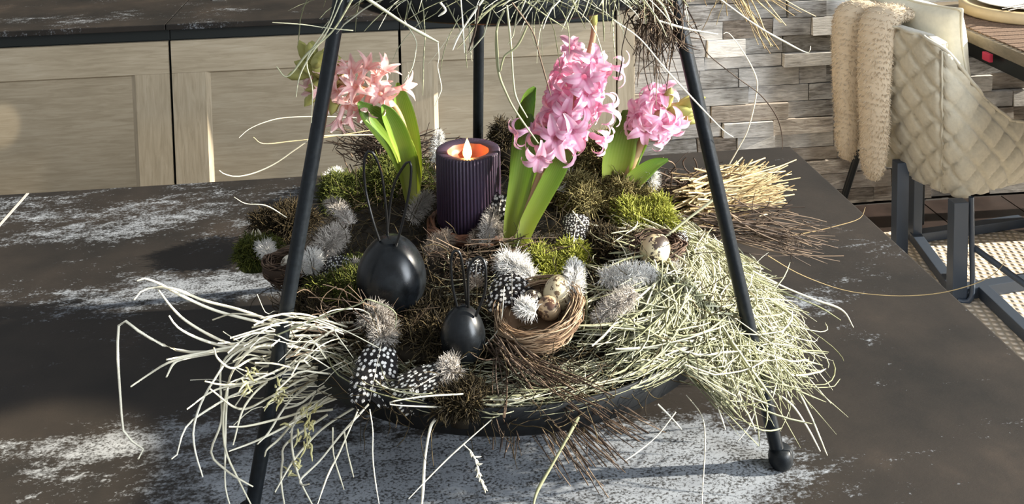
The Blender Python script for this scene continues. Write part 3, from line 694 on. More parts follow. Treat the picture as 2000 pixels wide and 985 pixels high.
wi, nt, b = newmat('glowing_inner_wax'); b.inputs['Base Color'].default_value = (.42, .13, .07, 1); b.inputs['Roughness'].default_value = .4; b.inputs['Subsurface Weight'].default_value = .6; b.inputs['Subsurface Radius'].default_value = (.02, .006, .003); b.inputs['Subsurface Scale'].default_value = .4
V, Fq = lathe([(CR*.645, CH-.0019), (CR*.60, CH-.006), (CR*.55, CH-.0115), (CR*.4, CH-.0125), (.0001, CH-.0125)], 64); V[:, 2] += np.sin(np.arctan2(V[:, 1], V[:, 0])*9)*.0003
mobj('candle_well', npmesh('candle_well', V, Fq, wi), cand)
fl, nt, b = newmat('flame'); b.inputs['Base Color'].default_value = (0, 0, 0, 1); b.inputs['Emission Strength'].default_value = 1.
tcn = node(nt, 'ShaderNodeTexCoord'); spz = node(nt, 'ShaderNodeSeparateXYZ'); nt.links.new(tcn.outputs['Generated'], spz.inputs[0])
nt.links.new(ramp(nt, spz.outputs[2], [(0, (3, 1.0, .15)), (.25, (9, 5.5, 1.8)), (.7, (9, 6., 2.2)), (1, (5, 2.2, .4))]), b.inputs['Emission Color'])
V, Fq = lathe([(.0001, 0), (.0030, .002), (.0046, .006), (.0047, .009), (.0036, .014), (.0019, .019), (.0001, .0235)], 20); V[:, 1] *= .6; V += [-.001, -.003, CH-.0105]
mobj('flame', npmesh('flame', V, Fq, fl), cand)
v, q_, a = tubes(resample([(-.001, -.003, CH-.0125), (-.001, -.003, CH-.009)], 4, False), .0008, sides=6); mobj('wick', npmesh('wick', v, q_, M_WIRE), cand)
pl = bpy.data.lights.new('candle_glow', 'POINT'); pl.energy = .055; pl.color = (1., .38, .10); pl.shadow_soft_size = .003
po = bpy.data.objects.new('candle_glow', pl); COL.objects.link(po); po.location = (cb[0]-.001, cb[1]-.0095, cb[2]+CH+.004)
# wicker ring below the candle
th = np.linspace(0, 2*np.pi, 40); wr = []
for k in range(16):
    R0 = .036+rng.random()*.009; ph = rng.random()*6.28
    wr.append(np.stack([R0*np.cos(th+ph)+.0015*np.sin(th*5+k), R0*np.sin(th+ph), .003+.007*rng.random()+.003*np.sin(th*4+ph)], 1))
v, q_, t = tubes(np.array(wr), .0016, sides=5)
mobj('wicker_ring', npmesh('wicker_ring', v, q_, tintmat('red_wicker', [(0, (.06, .025, .015)), (1, (.20, .09, .05))], .55), tint=t), loc=cb+[0, 0, -.002], label='reddish brown wicker ring around the foot of the purple candle', cat='wreath')

# ------------------------------------------------------------------ black rabbit eggs
eggm, nt, b = newmat('black_lustre'); oc = objco(nt)
nt.links.new(ramp(nt, noise(nt, oc, 90, 4), [(.35, (.003, .0035, .004)), (.7, (.010, .012, .014))]), b.inputs['Base Color'])
nt.links.new(ramp(nt, noise(nt, oc, 60, 5), [(.3, (.22,)*3), (.7, (.36,)*3)]), b.inputs['Roughness']); b.inputs['Specular IOR Level'].default_value = .32; bump(nt, b, noise(nt, oc, 45, 3), .15, .0012)
def eggprof(a, h, n=26):
    out = []
    for k in range(n):
        t = math.pi*k/(n-1); z = -math.cos(t); r = math.sin(t)*(1-.13*z)
        out.append((max(r*a, .00005), h*.5*z))
    return out
def rabbit_egg(px, pyc, pyt, pyb, wpx, ears, lab, tilt):
    base = atb(px, pyb, -.004); Y = base[1]
    t_ = aty(px, pyt, Y); k = 1930./((base-EYEP)@FW); h = (t_[2]-base[2])*1.02; a = wpx/2/k
    c = base+[0, 0, h*.5]
    o = empty('rabbit_egg', base, lab, 'egg')
    V, Fq = lathe(eggprof(a, h), 40); mobj('egg_body', npmesh('egg_body', V+[0, 0, h*.5], Fq, eggm), o)
    for e in ears:
        P = resample([aty(x, y, Y+dy)-base for (x, y, dy) in e], 40); v, q_, t = tubes(P, .00125, sides=7); mobj('wire_ear', npmesh('wire_ear', v, q_, M_WIRE), o)
rabbit_egg(766, 540, 463, 610, 135, [[(741, 470, -.004), (728, 430, -.004), (714, 370, 0), (711, 320, 0), (718, 296, 0), (729, 300, 0), (745, 340, .002), (755, 420, .003), (757, 466, .004)], [(770, 490, -.012), (785, 440, -.012), (800, 370, -.012), (803, 325, -.012), (797, 316, -.012), (785, 330, -.006), (770, 360, .002), (762, 400, .004), (755, 470, .004)]], 'larger black egg with two wire rabbit ears, left of the candle', 0)
rabbit_egg(905, 655, 598, 708, 88, [[(894, 606, 0), (883, 554, 0), (881, 508, 0), (886, 492, 0), (894, 490, 0), (901, 505, 0), (907, 551, .002), (913, 606, .002)], [(915, 608, -.002), (914, 560, -.002), (915, 530, -.002), (921, 513, -.002), (934, 502, -.004), (945, 510, -.006), (949, 531, -.008), (946, 574, -.008), (929, 618, -.008)]], 'smaller black egg with two wire rabbit ears, in front of the nest', 0)

# ------------------------------------------------------------------ quail eggs
def quail(px, py, w, lab, base, spot, thr, rot, dz=.0, scale=120, asp=1.22):
    m, nt, b = newmat('quail_shell'); oc = objco(nt)
    f = mth(nt, 'ADD', mth(nt, 'MULTIPLY', noise(nt, mapping(nt, oc, (1, 1, 1), (0, 0, 0), (px*.1, py*.1, 0)), scale, 3, .6, .4), .75), mth(nt, 'MULTIPLY', noise(nt, oc, 420, 2), .25))
    nt.links.new(ramp(nt, f, [(thr, base), (thr+.035, spot)]), b.inputs['Base Color']); b.inputs['Roughness'].default_value = .45
    c = atb(px, py, dz); k = 1930./((c-EYEP)@FW); a = w/2/k
    V, Fq = lathe(eggprof(a, a*2*asp), 32)
    o = mobj('quail_egg', npmesh('quail_egg', V, Fq, m), loc=c, label=lab, cat='egg', group='quail eggs in the lower tray'); o.rotation_euler = rot
quail(1281, 487, 56, 'cream quail egg with large dark blotches, resting at right in front of the bright moss', (.60, .50, .30), (.035, .022, .016), .495, (1.2, .3, 2.2), .022, 52, 1.2)
quail(1090, 572, 58, 'plain cream quail egg with fine specks, at the back of the front nest', (.56, .47, .30), (.10, .06, .03), .545, (-.9, .3, 0), .024, 210, 1.2)
quail(1073, 603, 46, 'tan mottled quail egg lying at the front of the nest', (.42, .30, .18), (.08, .04, .025), .47, (1.3, .9, 0), .022, 120, 1.2)
quail(1040, 588, 40, 'cream quail egg with black end blotch, under the white tuft in the nest', (.60, .52, .36), (.03, .02, .015), .50, (1.1, -.9, 0), .022, 90, 1.2)
quail(843, 352, 34, 'greenish speckled quail egg between left hyacinth and candle', (.42, .43, .30), (.12, .11, .06), .51, (.4, .3, 0), .012, 160)
quail(566, 515, 34, 'pale quail egg half hidden behind the left leg of the stand', (.60, .56, .46), (.12, .09, .06), .53, (.6, .3, 0), .016, 120)

# ------------------------------------------------------------------ little nests
def nest(px, py, wpx, h, mat, lab, N=420, wall=.010, dz=0., tilt=(0, 0, 0), squash=1.):
    c = atb(px, py, dz); k = 1930./((c-EYEP)@FW); R = wpx/2/k; Ps = []
    for i in range(N):
        q = rng.random(); zz = h*q; rad = R*(.62+.40*math.sin(min(1, q*1.05)*1.6))-wall*rng.random()
        t0 = rng.random()*6.28; ln = rng.uniform(.7, 2.4); th = np.linspace(t0, t0+ln, 9)
        Ps.append(np.stack([(rad+rng.normal()*.0008+.0012*np.sin(th*6+i))*np.cos(th), squash*(rad+.001*np.sin(th*5+i))*np.sin(th), zz+rng.normal()*.001+.0022*np.sin(th*3+i)+(th-t0)*rng.normal()*.0015], 1))
    v, q_, t = tubes(np.array(Ps), np.array([[.0003, .0005, .00055, .00055, .00055, .00055, .00055, .0005, .0002]])*(1+.4*(mat is M_DARKFIBRE)), sides=3)
    V, Fq = lathe([(.0001, .001), (R*.6, .001), (R*.93, h*.5), (R*.97, h*.9), (R*.80, h*.88), (R*.55, h*.4), (.0001, h*.3)], 28); V[:, 1] *= squash
    A = np.zeros((len(V), 3)); A[:, 0] = .1
    v, q_, t = cat([(v, q_, t), (V, Fq, A)])
    o = mobj('small_nest', npmesh('small_nest', v, q_, mat, tint=t), loc=c, label=lab, cat='nest', group='little fibre nests with quail eggs'); o.rotation_euler = tilt
nest(1062, 650, 176, .026, M_FIBRE, 'light brown woven fibre nest holding quail eggs and feathers, at front centre', 700, tilt=(.10, -.22, 0))
nest(1283, 515, 108, .022, M_DARKFIBRE, 'dark fibre nest under the blotched quail egg at right', 320)
nest(560, 545, 96, .022, M_DARKFIBRE, 'dark brown fibre nest behind the left leg of the stand', 320)

# ================================================================== HYACINTHS
def petalmat(name, c0, c1):
    m, nt, b = newmat(name)
    at = node(nt, 'ShaderNodeAttribute', attribute_name='tint'); sp = node(nt, 'ShaderNodeSeparateXYZ'); nt.links.new(at.outputs['Vector'], sp.inputs[0])
    mid = ramp(nt, sp.outputs[2], [(0, c1), (.35, c0), (1, c0)])            # darker midline
    c = mixc(nt, ramp(nt, sp.outputs[1], [(.75, (0, 0, 0)), (1, (.5, .5, .5))]), mid, (.88, .74, .68))
    nt.links.new(c, b.inputs['Base Color']); b.inputs['Roughness'].default_value = .45
    t = node(nt, 'ShaderNodeBsdfTranslucent'); nt.links.new(c, t.inputs[0]); mx = node(nt, 'ShaderNodeMixShader'); mx.inputs[0].default_value = .35
    nt.links.new(b.outputs[0], mx.inputs[1]); nt.links.new(t.outputs[0], mx.inputs[2]); nt.links.new(mx.outputs[0], nt.nodes['Material Output'].inputs[0]); return m
M_PINK = petalmat('pink_petal', (.95, .60, .75), (.82, .36, .55)); M_PALEPINK = petalmat('pale_pink_petal', (.92, .64, .60), (.82, .42, .44))
M_BUD = tintmat('green_bud', [(0, (.30, .30, .07)), (.5, (.46, .44, .14)), (1, (.62, .52, .24))], .5, .25)
M_STALK = tintmat('flower_stalk', [(0, (.36, .30, .10)), (1, (.52, .34, .20))], .5, .2)
lm, nt, b = newmat('hyacinth_leaf'); M_LEAF = lm
at = node(nt, 'ShaderNodeAttribute', attribute_name='tint'); sp = node(nt, 'ShaderNodeSeparateXYZ'); nt.links.new(at.outputs['Vector'], sp.inputs[0])
base_c = ramp(nt, sp.outputs[1], [(0, (.60, .60, .20)), (.3, (.42, .50, .08)), (.65, (.24, .40, .05)), (1, (.09, .24, .03))])
wv = node(nt, 'ShaderNodeTexWave'); wv.inputs['Scale'].default_value = 3.2; cbx = node(nt, 'ShaderNodeCombineXYZ'); nt.links.new(sp.outputs[2], cbx.inputs[0]); nt.links.new(cbx.outputs[0], wv.inputs['Vector'])
lc = mixc(nt, mth(nt, 'MULTIPLY', wv.outputs['Fac'], .28), base_c, (.42, .52, .12)); nt.links.new(lc, b.inputs['Base Color']); b.inputs['Roughness'].default_value = .35
t = node(nt, 'ShaderNodeBsdfTranslucent'); nt.links.new(lc, t.inputs[0]); mx = node(nt, 'ShaderNodeMixShader'); mx.inputs[0].default_value = .38
nt.links.new(b.outputs[0], mx.inputs[1]); nt.links.new(t.outputs[0], mx.inputs[2]); nt.links.new(mx.outputs[0], nt.nodes['Material Output'].inputs[0])

def petal_mesh(nm, L, Wd, curl, mat, twist=0.):
    nu, nv = 9, 5; V = []; A = []
    x = 0.; z = 0.; ang = math.radians(22)
    sp_ = [(0, 0, ang)]
    for i in range(1, nu):
        s_ = i/(nu-1); ang = math.radians(22)+curl*s_**1.15
        x += math.sin(ang)*L/(nu-1); z += math.cos(ang)*L/(nu-1); sp_.append((x, z, ang))
    for i, (x, z, an) in enumerate(sp_):
        s_ = i/(nu-1); w = Wd*(.45+.55*math.sin(math.pi*min(1, s_*1.15+.12)))*(1-max(0, s_-.8)*3.2)
        for j in range(nv):
            f = j/(nv-1)*2-1; cup = .28*w*f*f
            V.append((.0024+x-cup*math.cos(an)*-1*-1, w*f+twist*s_*s_, z+cup*math.sin(an))); A.append((.5, s_, abs(f)))
    Fq = [(i*nv+j, i*nv+j+1, (i+1)*nv+j+1, (i+1)*nv+j) for i in range(nu-1) for j in range(nv-1)]
    return npmesh(nm, np.array(V), np.array(Fq), mat, tint=np.array(A))
def floret_mesh(mat, L=.014):
    V, Fq = lathe([(.0001, 0), (.0016, .0005), (.0030, .003), (.0027, .006), (.0026, L-.003), (.0032, L)], 10)
    V[:, 0] += .0016*np.sin(V[:, 2]/L*2.2); A = np.zeros((len(V), 3)); A[:, 0] = .5; A[:, 1] = .3*V[:, 2]/L; A[:, 2] = .6
    return npmesh('floret', V, Fq, mat, tint=A)
PET = {}
for key, mat in (('pink', M_PINK), ('pale', M_PALEPINK)):
    PET[key] = ([petal_mesh('petal', .0195, .0044, math.radians(165), mat), petal_mesh('petal', .0205, .0046, math.radians(125), mat, .002), petal_mesh('petal', .0190, .0042, math.radians(195), mat, -.001)], floret_mesh(mat))
    PET[key+'_closed'] = ([petal_mesh('petal', .017, .0034, math.radians(45), mat), petal_mesh('petal', .0175, .0034, math.radians(70), mat, .0015)], PET[key][1])
budme = npmesh('bud', *[np.array(x) for x in lathe([(.0001, 0), (.0016, .001), (.0032, .006), (.0036, .011), (.0028, .016), (.0001, .0195)], 10)], M_BUD, tint=np.tile([[.5, .5, 0]], (60, 1)))
def leaf(root, O, pts, wpx, Y0, lean=0., fold=.35, m=26, dy=None):
    """strap leaf traced along a centre line; wpx half widths in px"""
    n_ = len(pts); P = np.array([aty(x, y, Y0+(lean*i/(n_-1) if dy is None else dy[i])) for i, (x, y) in enumerate(pts)])
    k = 1930./((P[0]-EYEP)@FW); Pw = resample(np.concatenate([P, np.array(wpx)[:, None]/k], 1), m); w = Pw[:, 3]; P = Pw[:, :3]
    T = np.gradient(P, axis=0); T /= np.linalg.norm(T, axis=1, keepdims=True)
    view = P-EYEP; view /= np.linalg.norm(view, axis=1, keepdims=True)
    side = np.cross(T, view); side /= np.linalg.norm(side, axis=1, keepdims=True); nn = np.cross(side, T); nn *= -np.sign((nn*view).sum(1, keepdims=True))
    nv = 9; V = []; A = []
    for layer in (0, 1):
        for i in range(m):
            for j in range(nv):
                f = j/(nv-1)*2-1
                off = w[i]*fold*(f*f) + (-.0011*(1-f*f)-.0002 if layer else 0)
                V.append(P[i]+side[i]*w[i]*f+nn[i]*off*(1 if fold > 0 else 1)); A.append((.5, i/(m-1), (f+1)*.5))
    idx = lambda i, j, l: l*m*nv+i*nv+j; Fq = []
    for i in range(m-1):
        for j in range(nv-1):
            Fq.append((idx(i, j, 0), idx(i, j+1, 0), idx(i+1, j+1, 0), idx(i+1, j, 0))); Fq.append((idx(i, j, 1), idx(i+1, j, 1), idx(i+1, j+1, 1), idx(i, j+1, 1)))
        for j in (0, nv-1): Fq.append((idx(i, j, 0), idx(i+1, j, 0), idx(i+1, j, 1), idx(i, j, 1)))
    mobj('leaf', npmesh('leaf', np.array(V)-O, np.array(Fq), M_LEAF, tint=np.array(A)), root)
def stalk(root, O, pts, Y0, r, dy=None):
    P = np.array([aty(x, y, Y0+(0 if dy is None else dy[i])) for i, (x, y) in enumerate(pts)]); C_ = resample(P, 40)
    v, q_, t = tubes(C_-O, np.linspace(r, r*.6, 40), sides=10, tint=rng.random(1)); mobj('stalk', npmesh('stalk', v, q_, M_STALK, tint=t), root); return C_
def put_floret(root, O, p, d, key, sc=1., roll=None):
    pm, fm = PET[key]; q = Vector(d).to_track_quat('Z', 'Y').to_matrix().to_4x4()
    fo = bpy.data.objects.new('floret', fm); COL.objects.link(fo); fo.parent = root
    fo.matrix_local = Matrix.Translation(Vector(p-O)) @ q @ Matrix.Rotation(random.random()*6.28, 4, 'Z') @ Matrix.Scale(sc, 4)
    for i in range(6):
        po_ = bpy.data.objects.new('petal', pm[i % len(pm)]); COL.objects.link(po_); po_.parent = fo
        po_.matrix_local = Matrix.Translation((.0014, 0, .0132)) @ Matrix.Rotation(i*math.pi/3+random.uniform(-.15, .15), 4, 'Z') @ Matrix.Rotation(random.uniform(-.2, .25), 4, 'Y')
def put_bud(root, O, p, d, sc=1.):
    q = Vector(d).to_track_quat('Z', 'Y').to_matrix().to_4x4(); fo = bpy.data.objects.new('bud', budme); COL.objects.link(fo); fo.parent = root
    fo.matrix_local = Matrix.Translation(Vector(p-O)) @ q @ Matrix.Scale(sc, 4)
def head(root, O, C_, i0, i1, N, key, down=.15, sc=1., closed=0., fwd=.1):
    for k_ in range(N):
        f = k_/(N-1); i = int(i0+(i1-i0)*f); p = C_[i]; T = C_[min(i+1, 39)]-C_[i-1]; T /= np.linalg.norm(T)
        a_ = np.cross(T, [0, 1, .1]); a_ /= np.linalg.norm(a_); b_ = np.cross(T, a_); ph = k_*2.39996+random.uniform(-.3, .3)
        d = a_*math.cos(ph)+b_*math.sin(ph)+T*(.10+fwd*f)+np.array([0, 0, -down])+rng.normal(size=3)*.12
        kk = key+'_closed' if random.random() < closed else key
        put_floret(root, O, p+d/np.linalg.norm(d)*.004, d, kk, sc*random.uniform(.88, 1.08))
# middle hyacinth
O = atb(1000, 497, -.004); Y0 = O[1]
h = empty('hyacinth', O, 'tall pink hyacinth right of the candle, its flower reaching up to the upper tray', 'hyacinth', 'pink hyacinths in the lower tray')
leaf(h, O, [(1000, 505), (1003, 440), (1014, 370), (1026, 300), (1033, 255), (1034, 222)], [16, 19, 22, 24, 19, 5], Y0, .02, .6)
leaf(h, O, [(1010, 500), (1030, 440), (1060, 382), (1090, 325), (1110, 272), (1122, 235)], [12, 16, 18, 19, 15, 4], Y0-.006, -.004, .55)
leaf(h, O, [(1010, 480), (1030, 400), (1048, 330), (1062, 270), (1068, 240)], [8, 13, 17, 15, 5], Y0+.012, .012)
leaf(h, O, [(1004, 470), (1006, 400), (1013, 320), (1022, 250), (1034, 190), (1045, 170)], [9, 13, 17, 18, 13, 3], Y0+.03, .02)
leaf(h, O, [(1020, 460), (1050, 400), (1090, 330), (1118, 280), (1132, 258)], [8, 12, 14, 11, 3], Y0+.02, .015)
C_ = stalk(h, O, [(1012, 480), (1035, 400), (1072, 300), (1110, 215), (1135, 150), (1152, 100), (1160, 60), (1157, 32)], Y0, .0046)
put_bud(h, O, C_[37], C_[39]-C_[36], 1.25)
head(h, O, C_, 18, 32, 28, 'pink', .12, 1.2)
for (x, y, dx, dz_, dyy, s_) in ((1048, 285, -.1, -.5, -1, 1.15), (1150, 262, .9, -.3, -.3, 1.1), (1185, 130, 1., -.1, -.3, 1.0), (1120, 105, -.2, .5, -.6, .9), (1035, 250, -1, -.2, -.2, .95), (1165, 215, .9, .05, -.4, 1.1)):
    put_floret(h, O, aty(x, y, Y0-.012), np.array([dx, dyy, dz_]), 'pink', s_)
# right hyacinth
O = atb(1213, 385, .004); Y0 = O[1]
h = empty('hyacinth', O, 'pink hyacinth at right, its flower bent over towards the right leg of the stand', 'hyacinth', 'pink hyacinths in the lower tray')
leaf(h, O, [(1205, 388), (1203, 340), (1212, 290), (1222, 245), (1222, 215)], [18, 27, 30, 22, 6], Y0, .01)
leaf(h, O, [(1212, 390), (1230, 362), (1255, 338), (1280, 320), (1305, 312)], [14, 17, 16, 11, 3], Y0-.006, -.01)
leaf(h, O, [(1210, 380), (1222, 340), (1236, 312), (1250, 292)], [10, 14, 14, 5], Y0+.012, .01)
leaf(h, O, [(1214, 375), (1240, 300), (1262, 250), (1272, 225)], [10, 15, 15, 4], Y0+.02, .01)
C_ = stalk(h, O, [(1212, 380), (1230, 330), (1250, 285), (1268, 245), (1290, 218), (1318, 207), (1340, 207)], Y0, .0056)
head(h, O, C_, 22, 33, 23, 'pink', .05, 1.17)
for k_ in range(13):
    d = (C_[39]-C_[33]); d /= np.linalg.norm(d); d = d+rng.normal(size=3)*.38; put_bud(h, O, C_[31+k_ % 6]+np.array([0, -.004, 0]), d, 1.7)
# left hyacinth
O = atb(805, 388, .006); Y0 = O[1]-.012
h = empty('hyacinth', O, 'pale pink hyacinth at left, drooping behind the left leg with green buds at its tip', 'hyacinth', 'pink hyacinths in the lower tray')
leaf(h, O, [(806, 398), (800, 340), (780, 285), (748, 245), (718, 218), (700, 200)], [13, 21, 26, 25, 18, 4], Y0, -.02)
leaf(h, O, [(808, 390), (808, 330), (800, 270), (790, 220), (782, 185), (776, 162)], [11, 16, 20, 19, 13, 3], Y0+.012, 0)
leaf(h, O, [(805, 380), (795, 310), (778, 260), (758, 222), (747, 206)], [10, 16, 19, 14, 4], Y0-.006, -.02)
C_ = stalk(h, O, [(804, 385), (798, 310), (785, 240), (762, 200), (722, 178), (675, 165), (630, 150), (598, 128)], Y0+.004, .0046)
head(h, O, C_, 23, 35, 19, 'pale', .0, 1.12, .75, .5)
for k_ in range(26):
    i = 31+k_ % 8; d = C_[39]-C_[34]; d /= np.linalg.norm(d); d = d*.7+rng.normal(size=3)*.55; put_bud(h, O, C_[i]+rng.normal(size=3)*.003, d, 1.7)
for (x, y, dx, dz_, s_) in ((700, 160, .5, .9, 1.2), (735, 165, .5, .8, 1.2), (762, 178, .9, .3, 1.1), (720, 195, .8, -.1, 1.1), (690, 200, -.2, -1, 1.1), (670, 205, -.4, -.9, 1.1)):
    put_floret(h, O, aty(x, y, Y0-.006), np.array([dx, -.3, dz_]), 'pale_closed', s_)

# ================================================================== FEATHERS
def feathermat(name, dark, dot, rad, space):
    m, nt, b = newmat(name); b.inputs['Roughness'].default_value = .6; b.inputs['Specular IOR Level'].default_value = .2
    at = node(nt, 'ShaderNodeAttribute', attribute_name='fuv'); vo = node(nt, 'ShaderNodeTexVoronoi', voronoi_dimensions='2D'); vo.inputs['Scale'].default_value = 1.
    vo.inputs['Randomness'].default_value = .7; nt.links.new(mapping(nt, at.outputs['Vector'], (1/space[0], 1/space[1], 1)), vo.inputs['Vector'])
    nt.links.new(ramp(nt, vo.outputs['Distance'], [(rad, dot), (rad+.08, dark)]), b.inputs['Base Color']); return m
M_DOT = feathermat('guinea_dots', (.016, .014, .014), (.80, .78, .74), .25, (.0044, .0046)); M_BAR = feathermat('guinea_bars', (.02, .017, .015), (.74, .72, .66), .25, (.0026, .0052))
M_DOTS = feathermat('guinea_small_dots', (.02, .018, .018), (.72, .72, .70), .23, (.0029, .0031))
def downmat(name, a, c): return tintmat(name, [(0, a), (1, c)], .9, .3)
M_DNW = downmat('white_down', (.80, .78, .74), (.94, .93, .90)); M_DNG = downmat('grey_down', (.38, .34, .30), (.72, .67, .61)); M_DNB = downmat('brown_down', (.20, .15, .11), (.50, .41, .32))
M_QUILL = plain('quill', (.62, .56, .46), .5)
def feather(p0, p1, wpx, vmat, dmat, lab, dfrac=.4, z0=.012, z1=.006, bow=.006, nd=420, fl=.013, tipw=.75, spread=1.):
    """p0: downy root, p1: tip (px); vmat None = all down"""
    A_, B_ = atb(*p0, z0), atb(*p1, z1); ax = B_-A_; L = np.linalg.norm(ax); ax /= L
    k = 1930./((A_-EYEP)@FW); Wf = wpx/2/k
    vw = EYEP-A_; vw /= np.linalg.norm(vw); vw = vw+np.array([0, 0, .3]); nn = vw-(vw@ax)*ax; nn /= np.linalg.norm(nn); sd = np.cross(ax, nn)
    root = empty('feather', A_, lab, 'feather')
    t = np.linspace(0, 1, 24); cl = ax*(t*L)[:, None]+nn*(bow*np.sin(np.pi*t))[:, None]
    v, q_, a = tubes(cl, np.linspace(.0007, .0002, 24), sides=5); mobj('quill', npmesh('quill', v, q_, M_QUILL), root)
    if vmat is not None:
        nb_ = int(L*(1-dfrac)/.00042); Ps, Ss, UV = [], [], []
        for s_ in (-1, 1):
            for i in range(nb_):
                u = dfrac+(1-dfrac)*i/nb_*.97; uu = (u-dfrac)/(1-dfrac)
                wd = Wf*(math.sin(math.pi*min(1., .22+uu*.55))**.8)*(1 if uu < tipw else math.sqrt(max(.02, 1-((uu-tipw)/(1.02-tipw))**2)))*rng.uniform(.92, 1.03)
                q = np.linspace(0, 1, 6); lat = s_*wd*q; alo = u*L+wd*.55*q**1.3+rng.normal()*.0002
                alo = np.minimum(alo, L*1.04)
                hgt = bow*math.sin(math.pi*u)-.30*wd*q**2+rng.normal()*.0002
                Ps.append(ax*alo[:, None]+sd*lat[:, None]+nn*hgt[:, None]); Ss.append(np.tile(ax, (6, 1))); UV.append(np.stack([lat, alo, 0*lat], 1))
        Ps, Ss, UV = np.array(Ps), np.array(Ss), np.array(UV)
        wdt = np.tile(np.array([.00034]*5+[.00012]), (len(Ps), 1)); v, q_, a = ribbons(Ps, wdt, Ss)
        mobj('vane', npmesh('vane', v, q_, vmat, extra=np.repeat(UV, 2, axis=1).reshape(-1, 3)), root)
    N = int(nd*1.7); u = rng.random(N)**1.1*(dfrac if vmat is not None else .97); s_ = rng.choice([-1, 1], N)
    S0 = ax*(u*L)[:, None]+nn*(bow*np.sin(np.pi*u))[:, None]
    D0 = sd*s_[:, None]*spread+ax*rng.uniform(.0, 1.3, (N, 1))+nn*rng.uniform(.0, .45, (N, 1))+rng.normal(size=(N, 3))*.35
    ln = fl*rng.uniform(.45, 1.35, N)*(1 if vmat is not None else np.sin(np.pi*np.clip(.18+u*.75, 0, 1))**.5)
    P = walk(S0, D0, ln, 6, .55); v, q_, a = tubes(P, np.array([[.00018, .00022, .0002, .0002, .00016, .00008]]), sides=3)
    mobj('down', npmesh('down', v, q_, dmat, tint=a), root, kind='stuff')
F = feather
F((752, 640), (722, 786), 88, M_DOT, M_DNG, 'spotted guinea fowl feather hanging upright at front left, grey down at its top', .18, .020, .006, .006, 650, .013)
F((896, 712), (775, 782), 74, M_BAR, M_DNG, 'finely barred guinea fowl feather lying at the front rim, down pointing right', .22, .012, .006, .006, 650, .011)
F((1000, 505), (1000, 598), 96, M_DOT, M_DNW, 'spotted feather with white down above the front nest, below the middle hyacinth', .30, .024, .020, .006, 700, .016)
F((1040, 545), (985, 512), 60, None, M_DNW, 'fluffy whitish feather between the middle hyacinth stem and the nest eggs', 1, .022, .024, .006, 900, .012)
F((968, 460), (980, 380), 56, M_DOT, M_DNG, 'spotted feather standing against the right foot of the candle', .15, .012, .045, .004, 260, .010)
F((945, 475), (968, 400), 50, None, M_DNG, 'grey downy plume beside the spotted feather at the right foot of the candle', 1, .010, .035, .004, 700, .010)
F((928, 560), (932, 505), 46, M_DOTS, M_DNB, 'small dark dotted feather seen through the wire ears of the smaller egg', .15, .016, .022, .004, 150, .008)
F((1120, 596), (1122, 512), 44, None, M_DNW, 'pale fluffy feather standing upright at the right side of the nest', 1, .022, .036, .004, 900, .0105)
F((1046, 612), (1015, 600), 46, None, M_DNW, 'small white down tuft on the front left of the nest', 1, .026, .026, .003, 420, .010)
F((1118, 488), (1128, 418), 54, M_DOTS, M_DNG, 'dark dotted feather with a pale shaft on the moss between middle and right hyacinths', .10, .010, .026, .005, 100, .006)
F((1172, 545), (1280, 535), 66, None, M_DNW, 'long fluffy grey-white feather on the hay below the blotched quail egg', 1, .018, .020, .006, 1300, .011)
F((1240, 570), (1160, 630), 52, None, M_DNG, 'greyish downy feather sloping down beside the nest onto the hay', 1, .024, .016, .004, 900, .011)
F((1318, 530), (1332, 452), 34, M_DOTS, M_DNW, 'narrow dotted feather standing right of the blotched quail egg', .12, .012, .026, .003, 120, .007)
F((1088, 372), (1118, 330), 60, None, M_DNW, 'white fluffy feather half hidden behind the middle hyacinth leaves', 1, .012, .026, .005, 800, .013)
F((1262, 366), (1278, 334), 46, None, M_DNW, 'white downy feather behind the lowest leaf of the right hyacinth', 1, .016, .03, .004, 500, .012)
F((802, 432), (838, 380), 40, None, M_DNG, 'thin grey downy feather between the left hyacinth and the candle', 1, .008, .022, .004, 600, .012)
F((852, 318), (858, 255), 30, None, M_DNW, 'narrow cream feather standing upright behind the left edge of the candle', 1, .02, .05, .003, 420, .009)
F((832, 500), (880, 462), 56, None, M_DNB, 'brown downy feather at the left foot of the candle', 1, .008, .012, .004, 800, .012)
F((684, 438), (640, 392), 44, None, M_DNG, 'brownish grey down feather lying on the dark moss cushion at left', 1, .030, .034, .004, 550, .011)
F((632, 352), (666, 332), 42, None, M_DNW, 'small white down tuft on top of the dark moss behind the left leg', 1, .022, .03, .004, 420, .011)
F((622, 500), (668, 452), 62, None, M_DNG, 'fluffy grey-brown feather between the left leg and the larger black egg', 1, .014, .022, .006, 1300, .015)
F((606, 536), (612, 498), 50, None, M_DNW, 'creamy down tuft right beside the left leg of the stand', 1, .012, .02, .004, 700, .012)
F((700, 520), (636, 522), 44, M_DOTS, M_DNG, 'dark spotted feather lying left of the larger black egg', .12, .012, .010, .004, 120, .008)
F((512, 478), (532, 512), 46, None, M_DNW, 'white down tuft on the far left moss beside a pale seed pod', 1, .012, .012, .004, 650, .011)
F((712, 612), (760, 640), 60, None, M_DNG, 'soft grey plume in front of the larger black egg', 1, .020, .016, .006, 900, .014)
F((960, 440), (918, 478), 46, None, M_DNB, 'dusky brown plume in front of the candle foot', 1, .006, .01, .004, 700, .010)

